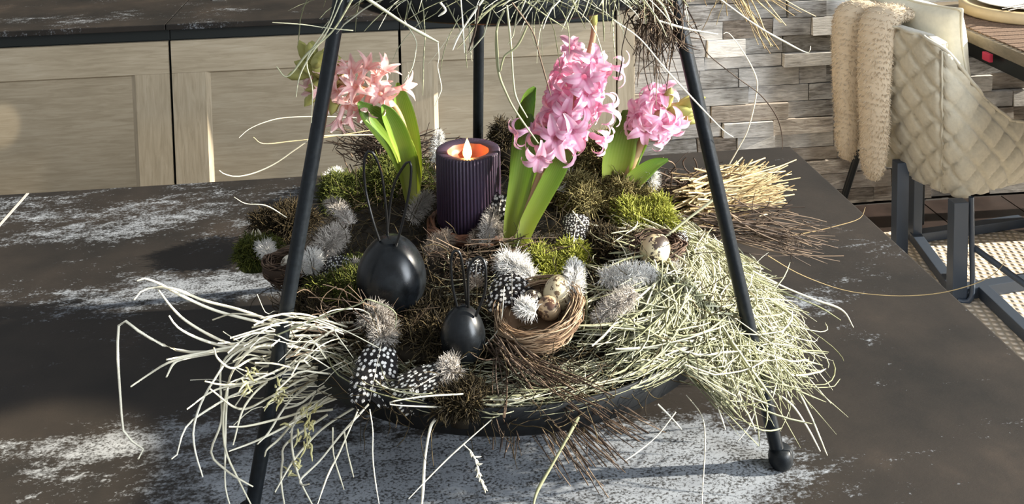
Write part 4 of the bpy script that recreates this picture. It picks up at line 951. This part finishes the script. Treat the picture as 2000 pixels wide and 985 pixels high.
# ================================================================== STRAW STALKS, TWIGS
def stem_parts(root, O, items, mat, r, nm, tint=None):
    for pts in items:
        P = resample(pts, 26)-O; v, q_, t = tubes(P, r*np.concatenate([[1.0]*18, np.linspace(1, .6, 8)]), sides=5, tint=rng.random(1) if tint is None else tint)
        mobj(nm, npmesh(nm, v, q_, mat, tint=t), root)
def trace(pts, Y, y1=None, jit=0.):
    n_ = len(pts); y1 = Y if y1 is None else y1
    out = []
    for i, (x, y) in enumerate(pts):
        p = aty(x, y, Y+(y1-Y)*i/(n_-1)+(rng.normal()*jit if 0 < i < n_-1 else 0))
        if p[2] < .003: p = atz(x, y, .003)
        out.append(p)
    return np.array(out)
# pale curling stems on the left: points run root -> tip
O = atb(590, 680)
b_ = empty('straw_bundle', O, 'bundle of pale curling dried stems spilling left over the tray rim onto the island', 'dried grass')
thick = [[(640, 668), (560, 676), (470, 683), (395, 688), (345, 684), (295, 662), (255, 636), (236, 621), (231, 650), (230, 700), (236, 790), (242, 845), (265, 868), (284, 882), (282, 893), (270, 897)],
 [(650, 640), (560, 640), (493, 626), (419, 606), (355, 578), (315, 556), (282, 544), (268, 549)], [(640, 650), (560, 636), (470, 606), (400, 588), (345, 566), (300, 562), (275, 570), (262, 586)],
 [(520, 690), (470, 678), (420, 660), (365, 628), (335, 600), (310, 567)], [(640, 700), (560, 692), (480, 684), (420, 672), (375, 656), (345, 638), (330, 617)],
 [(660, 660), (560, 672), (450, 683), (380, 694), (330, 708), (290, 732), (255, 756)], [(690, 630), (620, 636), (520, 664), (440, 680), (360, 696), (325, 703)], [(420, 690), (365, 700), (340, 710), (325, 737)],
 [(660, 640), (560, 700), (480, 760), (440, 780), (375, 822), (355, 852), (346, 888), (335, 897)], [(640, 655), (540, 660), (460, 690), (420, 740), (392, 790), (378, 840), (382, 885), (396, 932)],
 [(620, 690), (520, 672), (460, 716), (440, 780), (436, 840), (443, 888), (463, 932), (492, 990)], [(600, 680), (500, 678), (452, 730), (442, 800), (440, 880), (440, 950), (450, 990)],
 [(500, 660), (440, 700), (430, 740), (433, 820), (412, 884), (440, 918), (470, 938), (494, 951)], [(660, 770), (585, 806), (530, 822), (480, 833), (447, 834)], [(680, 770), (600, 802), (560, 832), (500, 862), (447, 882)],
 [(660, 720), (580, 770), (550, 805), (525, 845), (503, 868)], [(700, 770), (600, 790), (575, 820), (570, 870), (585, 935), (612, 990)], [(640, 810), (560, 866), (552, 900), (549, 940), (556, 990)], [(650, 800), (590, 812), (545, 858), (522, 878), (517, 892)],
 [(720, 780), (640, 830), (600, 868), (570, 905), (537, 962)], [(700, 690), (600, 700), (500, 742), (420, 762), (365, 800)], [(640, 700), (540, 735), (480, 790), (455, 870)], [(700, 740), (610, 735), (530, 775), (470, 800), (410, 760)],
 [(690, 720), (600, 742), (520, 745), (440, 752), (400, 745)], [(560, 720), (500, 700), (455, 720), (425, 700), (418, 680)]]
stem_parts(b_, O, [trace(p, .845, .815, .004)-0 for p in thick[:8]], M_PALE, .00118, 'stem'); stem_parts(b_, O, [trace(p, .83, .785, .004) for p in thick[8:]], M_PALE, .00100, 'stem')
Ps = []
for k_ in range(85):
    x0, y0 = rng.uniform(560, 740), rng.uniform(610, 780); a_ = math.radians(rng.normal(178, 26)); L = rng.uniform(60, 190); dy_ = rng.normal(0, 12)
    pts = [(x0+math.cos(a_)*L*t-8*t, y0-math.sin(a_)*L*t*.6+dy_*math.sin(3*t)+45*t*t*rng.random()) for t in np.linspace(0, 1, 5)]
    Ps.append(resample(trace(pts, rng.uniform(.80, .86), rng.uniform(.79, .84)), 12)-O)
v, q_, t = tubes(np.array(Ps), rng.uniform(.0003, .0009, (85, 1))*np.ones((1, 12)), sides=4); mobj('fine_stems', npmesh('fine_stems', v, q_, M_PALE, tint=t), b_, kind='stuff')
# little yellow dried flower heads on it
Ps = []
for (x, y, n_) in ((590, 850, 20), (575, 912, 10), (490, 752, 12), (545, 775, 14), (600, 815, 14)):
    c = aty(x, y, .80)-O
    S0 = c+rng.normal(size=(n_, 3))*[.004, .004, .005]; Ps.append(walk(S0, rng.normal(size=(n_, 3)), rng.uniform(.006, .015, n_), 6, .9))
P = np.concatenate(Ps); v, q_, t = tubes(P, np.array([[.0006, .0009, .0010, .0009, .0007, .0003]]), sides=4); mobj('flower_heads', npmesh('flower_heads', v, q_, tintmat('yellow_dry', [(0, (.66, .60, .28)), (1, (.84, .80, .48))], .7, .2), tint=t), b_, kind='stuff')

def twigs(name, lab, catg, org, tips, N, mat, r, Y0, Y1, nm='twig', wob=7, grp=None, orgj=(14, 10), knots=0, mainN=36, branch=.0):
    """org px point, tips list of px targets; twigs run from the root to jittered tips"""
    O = aty(org[0], org[1], Y0); root = empty(name, O, lab, catg, grp); stuff = []
    for k_ in range(N):
        tx, ty = tips[k_ % len(tips)]; f = rng.uniform(.55, 1.0) if k_ >= len(tips) else 1.
        tx += rng.normal()*wob*1.6*(k_ >= len(tips)); ty += rng.normal()*wob*1.6*(k_ >= len(tips)); ox, oy = org[0]+rng.normal()*orgj[0], org[1]+rng.normal()*orgj[1]
        ex, ey = ox+(tx-ox)*f, oy+(ty-oy)*f; bx, by = rng.normal()*wob, rng.normal()*wob
        pts = [(ox+(ex-ox)*t+bx*math.sin(3.1*t)+rng.normal()*.8, oy+(ey-oy)*t+by*math.sin(3.1*t)+rng.normal()*.8) for t in np.linspace(0, 1, 6)]
        P = resample(trace(pts, Y0+rng.normal()*.012, Y1+rng.normal()*.015), 12)-O; rr_ = r*rng.uniform(.65, 1.25)*np.linspace(1, .6, 12)
        if k_ < mainN:
            v, q_, t = tubes(P, rr_, sides=5, tint=rng.random(1)); mobj(nm, npmesh(nm, v, q_, mat, tint=t), root)
        else: stuff.append((P, rr_))
        if rng.random() < branch:
            i = rng.integers(4, 10); S0 = P[i:i+1]; D0 = (P[i]-P[i-1])[None]/np.linalg.norm(P[i]-P[i-1])+rng.normal(size=(1, 3))*.6; stuff.append((walk(S0, D0, np.array([rng.uniform(.01, .03)]), 12, .3)[0], rr_*.6))
    if stuff:
        v, q_, t = tubes(np.array([p for p, _ in stuff]), np.array([q for _, q in stuff]), sides=4); mobj('fine_'+nm+'s', npmesh('fine_'+nm+'s', v, q_, mat, tint=t), root, kind='stuff')
    return root
T = [(1540, 322), (1545, 335), (1520, 345), (1555, 372), (1553, 380), (1535, 392), (1500, 318), (1470, 312), (1515, 330), (1540, 362), (1490, 345), (1480, 372), (1510, 400), (1450, 318)]
twigs('twig_bundle', 'bundle of golden cut twigs fanning out right behind the right leg', 'twigs', (1350, 400), T, 300, M_GOLD, .0012, 1.05, 1.08, wob=6, orgj=(26, 26), mainN=80)
T = [(1644, 448), (1638, 470), (1648, 500), (1640, 512), (1572, 405), (1600, 440), (1610, 495), (1580, 470), (1560, 420)]
twigs('twig_bundle', 'loose dark twigs with dried bits pointing right below the golden twig bundle', 'twigs', (1390, 440), T, 80, M_TWIG, .0009, 1.02, 1.03, wob=7, orgj=(30, 22), mainN=30, branch=.6)
twigs('twig_bundle', 'dark tangled twigs between the right hyacinth and the right leg of the stand', 'twigs', (1330, 385), [(1400, 360), (1440, 380), (1420, 420), (1300, 350), (1290, 400), (1380, 340)], 150, M_TWIG, .0008, 1.06, 1.07, wob=12, orgj=(34, 26), mainN=24, branch=.3)
T = [(1200, 832), (1170, 965), (1188, 972), (1222, 925), (1180, 948), (1210, 918), (1250, 862), (1300, 846), (1000, 893), (985, 895), (1260, 858), (1160, 830), (1230, 800), (1250, 845), (1115, 950), (1190, 880)]
twigs('birch_twigs', 'spray of thin dark birch twigs hanging over the front rim below the nest', 'twigs', (985, 690), T, 150, M_TWIG, .00075, .795, .735, wob=9, orgj=(16, 14), mainN=50, branch=.5)
T = [(640, 255), (660, 290), (690, 230), (700, 300), (860, 250), (880, 262), (840, 300), (650, 275), (670, 240), (890, 280), (720, 250), (760, 240), (800, 265), (690, 325)]
twigs('twig_tangle', 'tangle of dark and grey twigs at the back left behind the left hyacinth', 'twigs', (772, 305), T, 150, M_TWIG, .0009, 1.165, 1.18, wob=11, orgj=(40, 20), mainN=40, branch=.3)
T = [(600, 600), (660, 560), (560, 640), (720, 640), (800, 660), (860, 600), (640, 720), (780, 720), (560, 700), (840, 680), (690, 610)]
twigs('root_tangle', 'dark thin root tangle lying between the left leg and the two black eggs', 'twigs', (720, 655), T, 110, M_TWIG, .0006, .85, .84, wob=16, orgj=(46, 26), mainN=12, branch=.4)
twigs('root_tangle', 'dark thin roots behind the smaller egg and under the middle hyacinth', 'twigs', (930, 520), [(830, 480), (860, 560), (1010, 540), (1060, 480), (1180, 486), (900, 640), (850, 620), (1120, 480), (980, 470)], 90, M_TWIG, .0006, .92, .92, wob=14, orgj=(46, 26), mainN=12, branch=.4)
# dark twig bunch hanging from the upper tray at the right leg, and pale twigs fanning beside it
T = [(1262, 128), (1288, 170), (1300, 130), (1305, 90), (1330, 95), (1250, 110), (1270, 60), (1240, 60), (1320, 60), (1294, 168), (1345, 100), (1360, 90), (1282, 205), (1258, 118), (1230, 45)]
twigs('hanging_twigs', 'dark bunch of thin twigs hanging from the upper tray beside the right leg top', 'twigs', (1285, 8), T, 120, M_TWIG, .0007, .86, .85, wob=12, orgj=(24, 14), mainN=40, branch=.6)
T = [(1495, 96), (1505, 104), (1522, 97), (1482, 88), (1510, 90), (1535, 50), (1525, 45), (1552, 30), (1566, 26), (1593, 31), (1400, 50), (1370, 60), (1420, 30)]
twigs('hanging_twigs', 'pale brown twigs fanning down from the upper tray against the brick wall', 'twigs', (1420, -50), T, 28, M_GOLD, .0007, .90, .90, wob=4, orgj=(20, 10), mainN=28)

# single stalks, each a thing of its own
def stalk1(pts, Y, r, lab, mat=M_PALE, y1=None, curls=None, m=34):
    P = trace(pts, Y, y1); O = P[0].copy(); C_ = resample(P, m)
    fl = .5+.5*np.sin(np.linspace(.3, 9, m)+r*9e4)*.25+.4
    v, q_, t = tubes(C_-O, r*np.clip(fl, .5, 1.1)*np.concatenate([np.ones(m-8), np.linspace(1, .5, 8)]), sides=5, tint=rng.random(1))
    root = mobj('hay_stalk', npmesh('hay_stalk', v, q_, mat, tint=t), loc=O, label=lab, cat='stalk', group='loose dried stalks')
    return root
ST = [
 ([(1430, 738), (1480, 754), (1540, 785), (1575, 832), (1602, 882)], .84, .0011, 'straight bright stalk crossing the right leg low and pointing down right', M_PALE, .80),
 ([(1470, 530), (1530, 560), (1590, 585), (1645, 606), (1667, 640)], .95, .0012, 'thick pale stalk bent at its tip, right of the hay heap', M_HAY, .93),
 ([(1460, 540), (1540, 575), (1600, 600), (1642, 626)], .95, .0009, 'second pale stalk just left of the thick bent one right of the hay heap', M_HAY, .93),
 ([(1500, 500), (1560, 535), (1640, 565), (1710, 576), (1780, 578), (1850, 570), (1920, 548), (1957, 520), (1966, 490)], 1.0, .0005, 'long hair-thin stalk sweeping right past the island edge to the rug', M_GOLD, .93),
 ([(1450, 470), (1560, 458), (1640, 440), (1680, 426), (1690, 405)], 1.03, .0006, 'thin stalk curving to the far right edge of the island near its corner', M_GOLD, 1.06),
 ([(1425, 320), (1445, 285), (1462, 250), (1477, 185), (1477, 152), (1455, 107), (1425, 66), (1413, 66)], 1.06, .0008, 'tall pale curved stalk rising before the brick wall right of the right leg', M_PALE, 1.0),
 ([(1325, -10), (1352, 35), (1373, 85), (1385, 108), (1440, 152), (1485, 185), (1516, 226), (1527, 262), (1528, 292)], .90, .0007, 'dark curved stalk hanging down in front of the brick wall', M_TWIG, .96),
 ([(1395, -10), (1475, 48), (1530, 80), (1577, 103), (1583, 90)], .88, .0010, 'long white straight stalk with a bent end, at top in front of the bricks', M_PALE, .88),
 ([(1200, 40), (1250, 76), (1300, 135), (1360, 200), (1410, 252), (1432, 268)], .82, .0008, 'long pale stalk running diagonally across the right leg above the right hyacinth', M_PALE, .84),
 ([(1285, 40), (1340, 56), (1402, 67)], .83, .0011, 'short thick white stalk sticking out right across the top of the right leg', M_PALE, .83),
 ([(780, 264), (700, 264), (620, 268), (580, 290), (540, 318), (500, 337), (465, 345), (440, 341), (428, 333)], 1.14, .0011, 'long pale stalk curving low to the left before the oak cabinets', M_PALE, 1.10),
 ([(720, 232), (640, 228), (560, 230), (520, 238), (487, 252), (467, 269)], 1.14, .0008, 'upper pale stalk bending down to the left before the oak cabinets', M_PALE, 1.1),
 ([(740, 252), (640, 268), (570, 276), (515, 281), (495, 268)], 1.14, .0007, 'thin stalk with an upturned end before the oak cabinets, between two pale ones', M_GOLD, 1.1),
 ([(560, 425), (520, 402), (480, 398), (457, 385)], 1.02, .0006, 'short thin stalk lying towards the back edge of the island at left', M_PALE, 1.02),
 ([(690, -5), (650, 60), (600, 105), (562, 150), (540, 130)], .80, .0010, 'bright straw stalk hanging at upper left and hooked before the green buds', M_HAY, .80),
 ([(670, -5), (640, 60), (605, 110), (585, 150), (578, 190)], .80, .0008, 'greenish stalk drooping at upper left over the green hyacinth buds', M_HAY, .80),
 ([(660, -5), (640, 50), (600, 115), (610, 170), (608, 240)], .80, .0006, 'thin hanging stalk left of the left leg reaching below the buds', M_HAY, .80),
 ([(690, 60), (640, 55), (590, 48), (532, 44)], .80, .0005, 'fine horizontal stalk sticking out left at the top of the left leg', M_HAY, .80),
 ([(715, -4), (760, 26), (800, 52), (857, 83)], .74, .0014, 'thick green-brown straw slanting down from the upper tray at left', M_HAY, .74),
 ([(855, 82), (857, 112), (855, 132), (862, 170), (858, 186), (849, 208)], .74, .0005, 'thin thread stalk hanging from the end of the thick slanting straw', M_HAY, .74),
 ([(790, 40), (812, 78), (812, 100), (805, 132), (790, 157)], .74, .0005, 'fine curved stalk hanging from the upper tray above the left flower', M_HAY, .74),
 ([(946, -4), (915, 40), (895, 72), (884, 98)], .73, .0009, 'pale stalk ending in small curled husks, left of the back pole', M_PALE, .73),
 ([(900, 0), (904, 50), (907, 103)], .73, .0006, 'straight thin stalk hanging just left of the back pole', M_PALE, .73),
 ([(935, 10), (928, 60), (915, 99)], .73, .0010, 'dark narrow blade hanging close in front of the back pole', M_TWIG, .73),
 ([(860, 5), (870, 20), (856, 32)], .72, .0010, 'short broken straw at the rim of the upper tray left of centre', M_PALE, .72),
 ([(985, 20), (970, 60), (973, 137), (990, 185), (1010, 222), (1051, 280)], .74, .0011, 'longest pale stalk hanging from the upper tray beside the middle flower', M_HAY, .76),
 ([(990, 10), (998, 90), (1002, 150), (1008, 190), (1030, 230)], .74, .0009, 'flat pale stalk hanging second from the left beside the middle flower', M_HAY, .75),
 ([(1030, 50), (1010, 90), (985, 110), (975, 140), (970, 60)], .74, .0009, 'folded pale blade hanging between back pole and middle flower', M_HAY, .74),
 ([(1000, 5), (1040, 62), (1055, 114), (1076, 187)], .73, .0007, 'dark thin stalk slanting across the middle flower from the tray', M_TWIG, .74),
 ([(1230, 30), (1215, 95), (1215, 120), (1205, 165)], .72, .0005, 'dark hair-thin stalk curving beside the right of the middle flower', M_TWIG, .74),
 ([(1340, 772), (1370, 812), (1377, 862), (1372, 960), (1371, 1000)], .80, .0006, 'thin stalk hanging straight down onto the island left of the right foot', M_PALE, .74),
 ([(1130, 815), (1108, 855), (1080, 905), (1050, 958), (1040, 995)], .73, .0014, 'thick yellowish straw hanging down at bottom centre', M_HAY, .69),
 ([(960, 820), (890, 882), (845, 926), (798, 975)], .73, .0006, 'thin straight stalk slanting to the lower left at bottom centre', M_PALE, .70),
 ([(850, 820), (840, 838), (830, 897), (826, 960), (823, 995)], .74, .0012, 'pale upright stalk hanging at the bottom left of centre', M_PALE, .70),
 ([(722, 800), (728, 840), (728, 890), (733, 940), (742, 995)], .75, .0006, 'thin stalk hanging to the bottom edge left of the tray centre', M_PALE, .71),
 ([(720, 790), (667, 848), (625, 900), (587, 937), (592, 948), (604, 946)], .76, .0009, 'pale stalk with a small hooked end right of the left leg bottom', M_PALE, .73),
 ([(700, 800), (665, 880), (640, 930), (618, 992)], .76, .0008, 'pale stalk reaching the bottom edge right of the left leg', M_PALE, .71),
 ([(650, 835), (652, 890), (672, 957)], .76, .0007, 'short pale stalk hanging right of the hooked one at the bottom', M_PALE, .74),
 ([(672, 840), (678, 880), (691, 933)], .76, .0007, 'short pale stalk hanging rightmost of the group beside the left leg bottom', M_PALE, .74),
 ([(1320, 805), (1285, 850), (1250, 880), (1222, 900)], .74, .0005, 'thin curved stalk lying on the grey patch below the hay at right front', M_PALE, .72),
 ([(1285, 790), (1310, 815), (1332, 840)], .76, .0009, 'short white bent stalk poking out under the hay at right front', M_PALE, .75),
 ([(1385, 745), (1400, 790), (1417, 840)], .79, .0009, 'white straight stalk hanging below the hay left of the right leg', M_PALE, .77),
 ([(1450, 720), (1473, 790), (1465, 830), (1442, 862)], .80, .0006, 'curved stalk hanging left of the lower right leg', M_PALE, .78),
 ([(1500, 640), (1520, 700), (1535, 740), (1548, 776)], .87, .0009, 'pale drooping stalk to the right of the right leg below the hay', M_HAY, .85),
 ([(1495, 620), (1510, 690), (1525, 760), (1530, 770)], .87, .0008, 'second drooping stalk right of the right leg, ending in a small hook', M_HAY, .85),
 ([(1240, 500), (1290, 470), (1340, 430), (1420, 370)], .90, .0016, 'broad yellow-green blade lying across the hay right of the blotched egg', M_HAY, .92),
 ([(760, 720), (800, 690), (850, 662)], .80, .0022, 'brown round stick lying on the dark litter left of the smaller egg', M_FIBRE, .82),
 ([(540, 655), (620, 622), (700, 595), (718, 585), (770, 608), (772, 640)], .80, .0007, 'long yellowish stalk with an angular bend above the front spotted feather', M_HAY, .79),
 ([(905, 770), (820, 776), (760, 790), (905, 798)], .74, .0007, 'folded pale straw at the front rim under the barred feather', M_PALE, .74),
 ([(930, 690), (975, 640), (985, 560)], .79, .0006, 'bent thin stalk leaning beside the smaller black egg', M_PALE, .82),
 ([(1185, 530), (1160, 470), (1118, 412)], .93, .0009, 'pale forked stalk standing behind the dark dotted feather', M_PALE, .95),
 ([(760, 690), (655, 640), (690, 700)], .80, .0005, 'fine bent stalk on the litter left of the front spotted feather', M_PALE, .8),
]
for a in ST: stalk1(a[0], a[1], a[2], a[3], a[4], a[5])
# grass seed head hanging at the bottom centre
P = trace([(905, 868), (925, 890), (935, 925), (944, 950)], .72, .705); O = P[0]; sh = empty('grass_seed_head', O, 'small feathery grass seed head hanging at bottom centre', 'seed head')
C_ = resample(P, 20)-O; v, q_, t = tubes(C_, .0004, sides=4); mobj('stem', npmesh('stem', v, q_, M_PALE, tint=t), sh)
ii = rng.integers(3, 20, 46); v, q_, t = tubes(walk(C_[ii], (C_[-1]-C_[0])/np.linalg.norm(C_[-1]-C_[0])+rng.normal(size=(46, 3))*.35, rng.uniform(.003, .006, 46), 5, .2), np.array([[.0002, .0006, .0007, .0005, .0001]]), sides=4); mobj('spikelets', npmesh('spikelets', v, q_, M_PALE, tint=t), sh, kind='stuff')
# pale seed pod on the far left
c = atb(500, 472, .014); O = c; pod = empty('seed_pod', O, 'small cream split seed pod on the far left rim of the tray', 'seed pod')
for k_ in range(5):
    a_ = k_*1.2; P = resample([(0, 0, -.008), (.005*math.cos(a_), .005*math.sin(a_), .0), (.0055*math.cos(a_), .005*math.sin(a_), .008), (.003*math.cos(a_), .003*math.sin(a_), .015)], 12)
    v, q_, t = tubes(P, np.interp(np.linspace(0, 1, 12), [0, .5, 1], [.0008, .0024, .0004]), sides=6, flat=.4, tint=rng.random(1)); mobj('husk', npmesh('husk', v, q_, M_PALE, tint=t), pod)
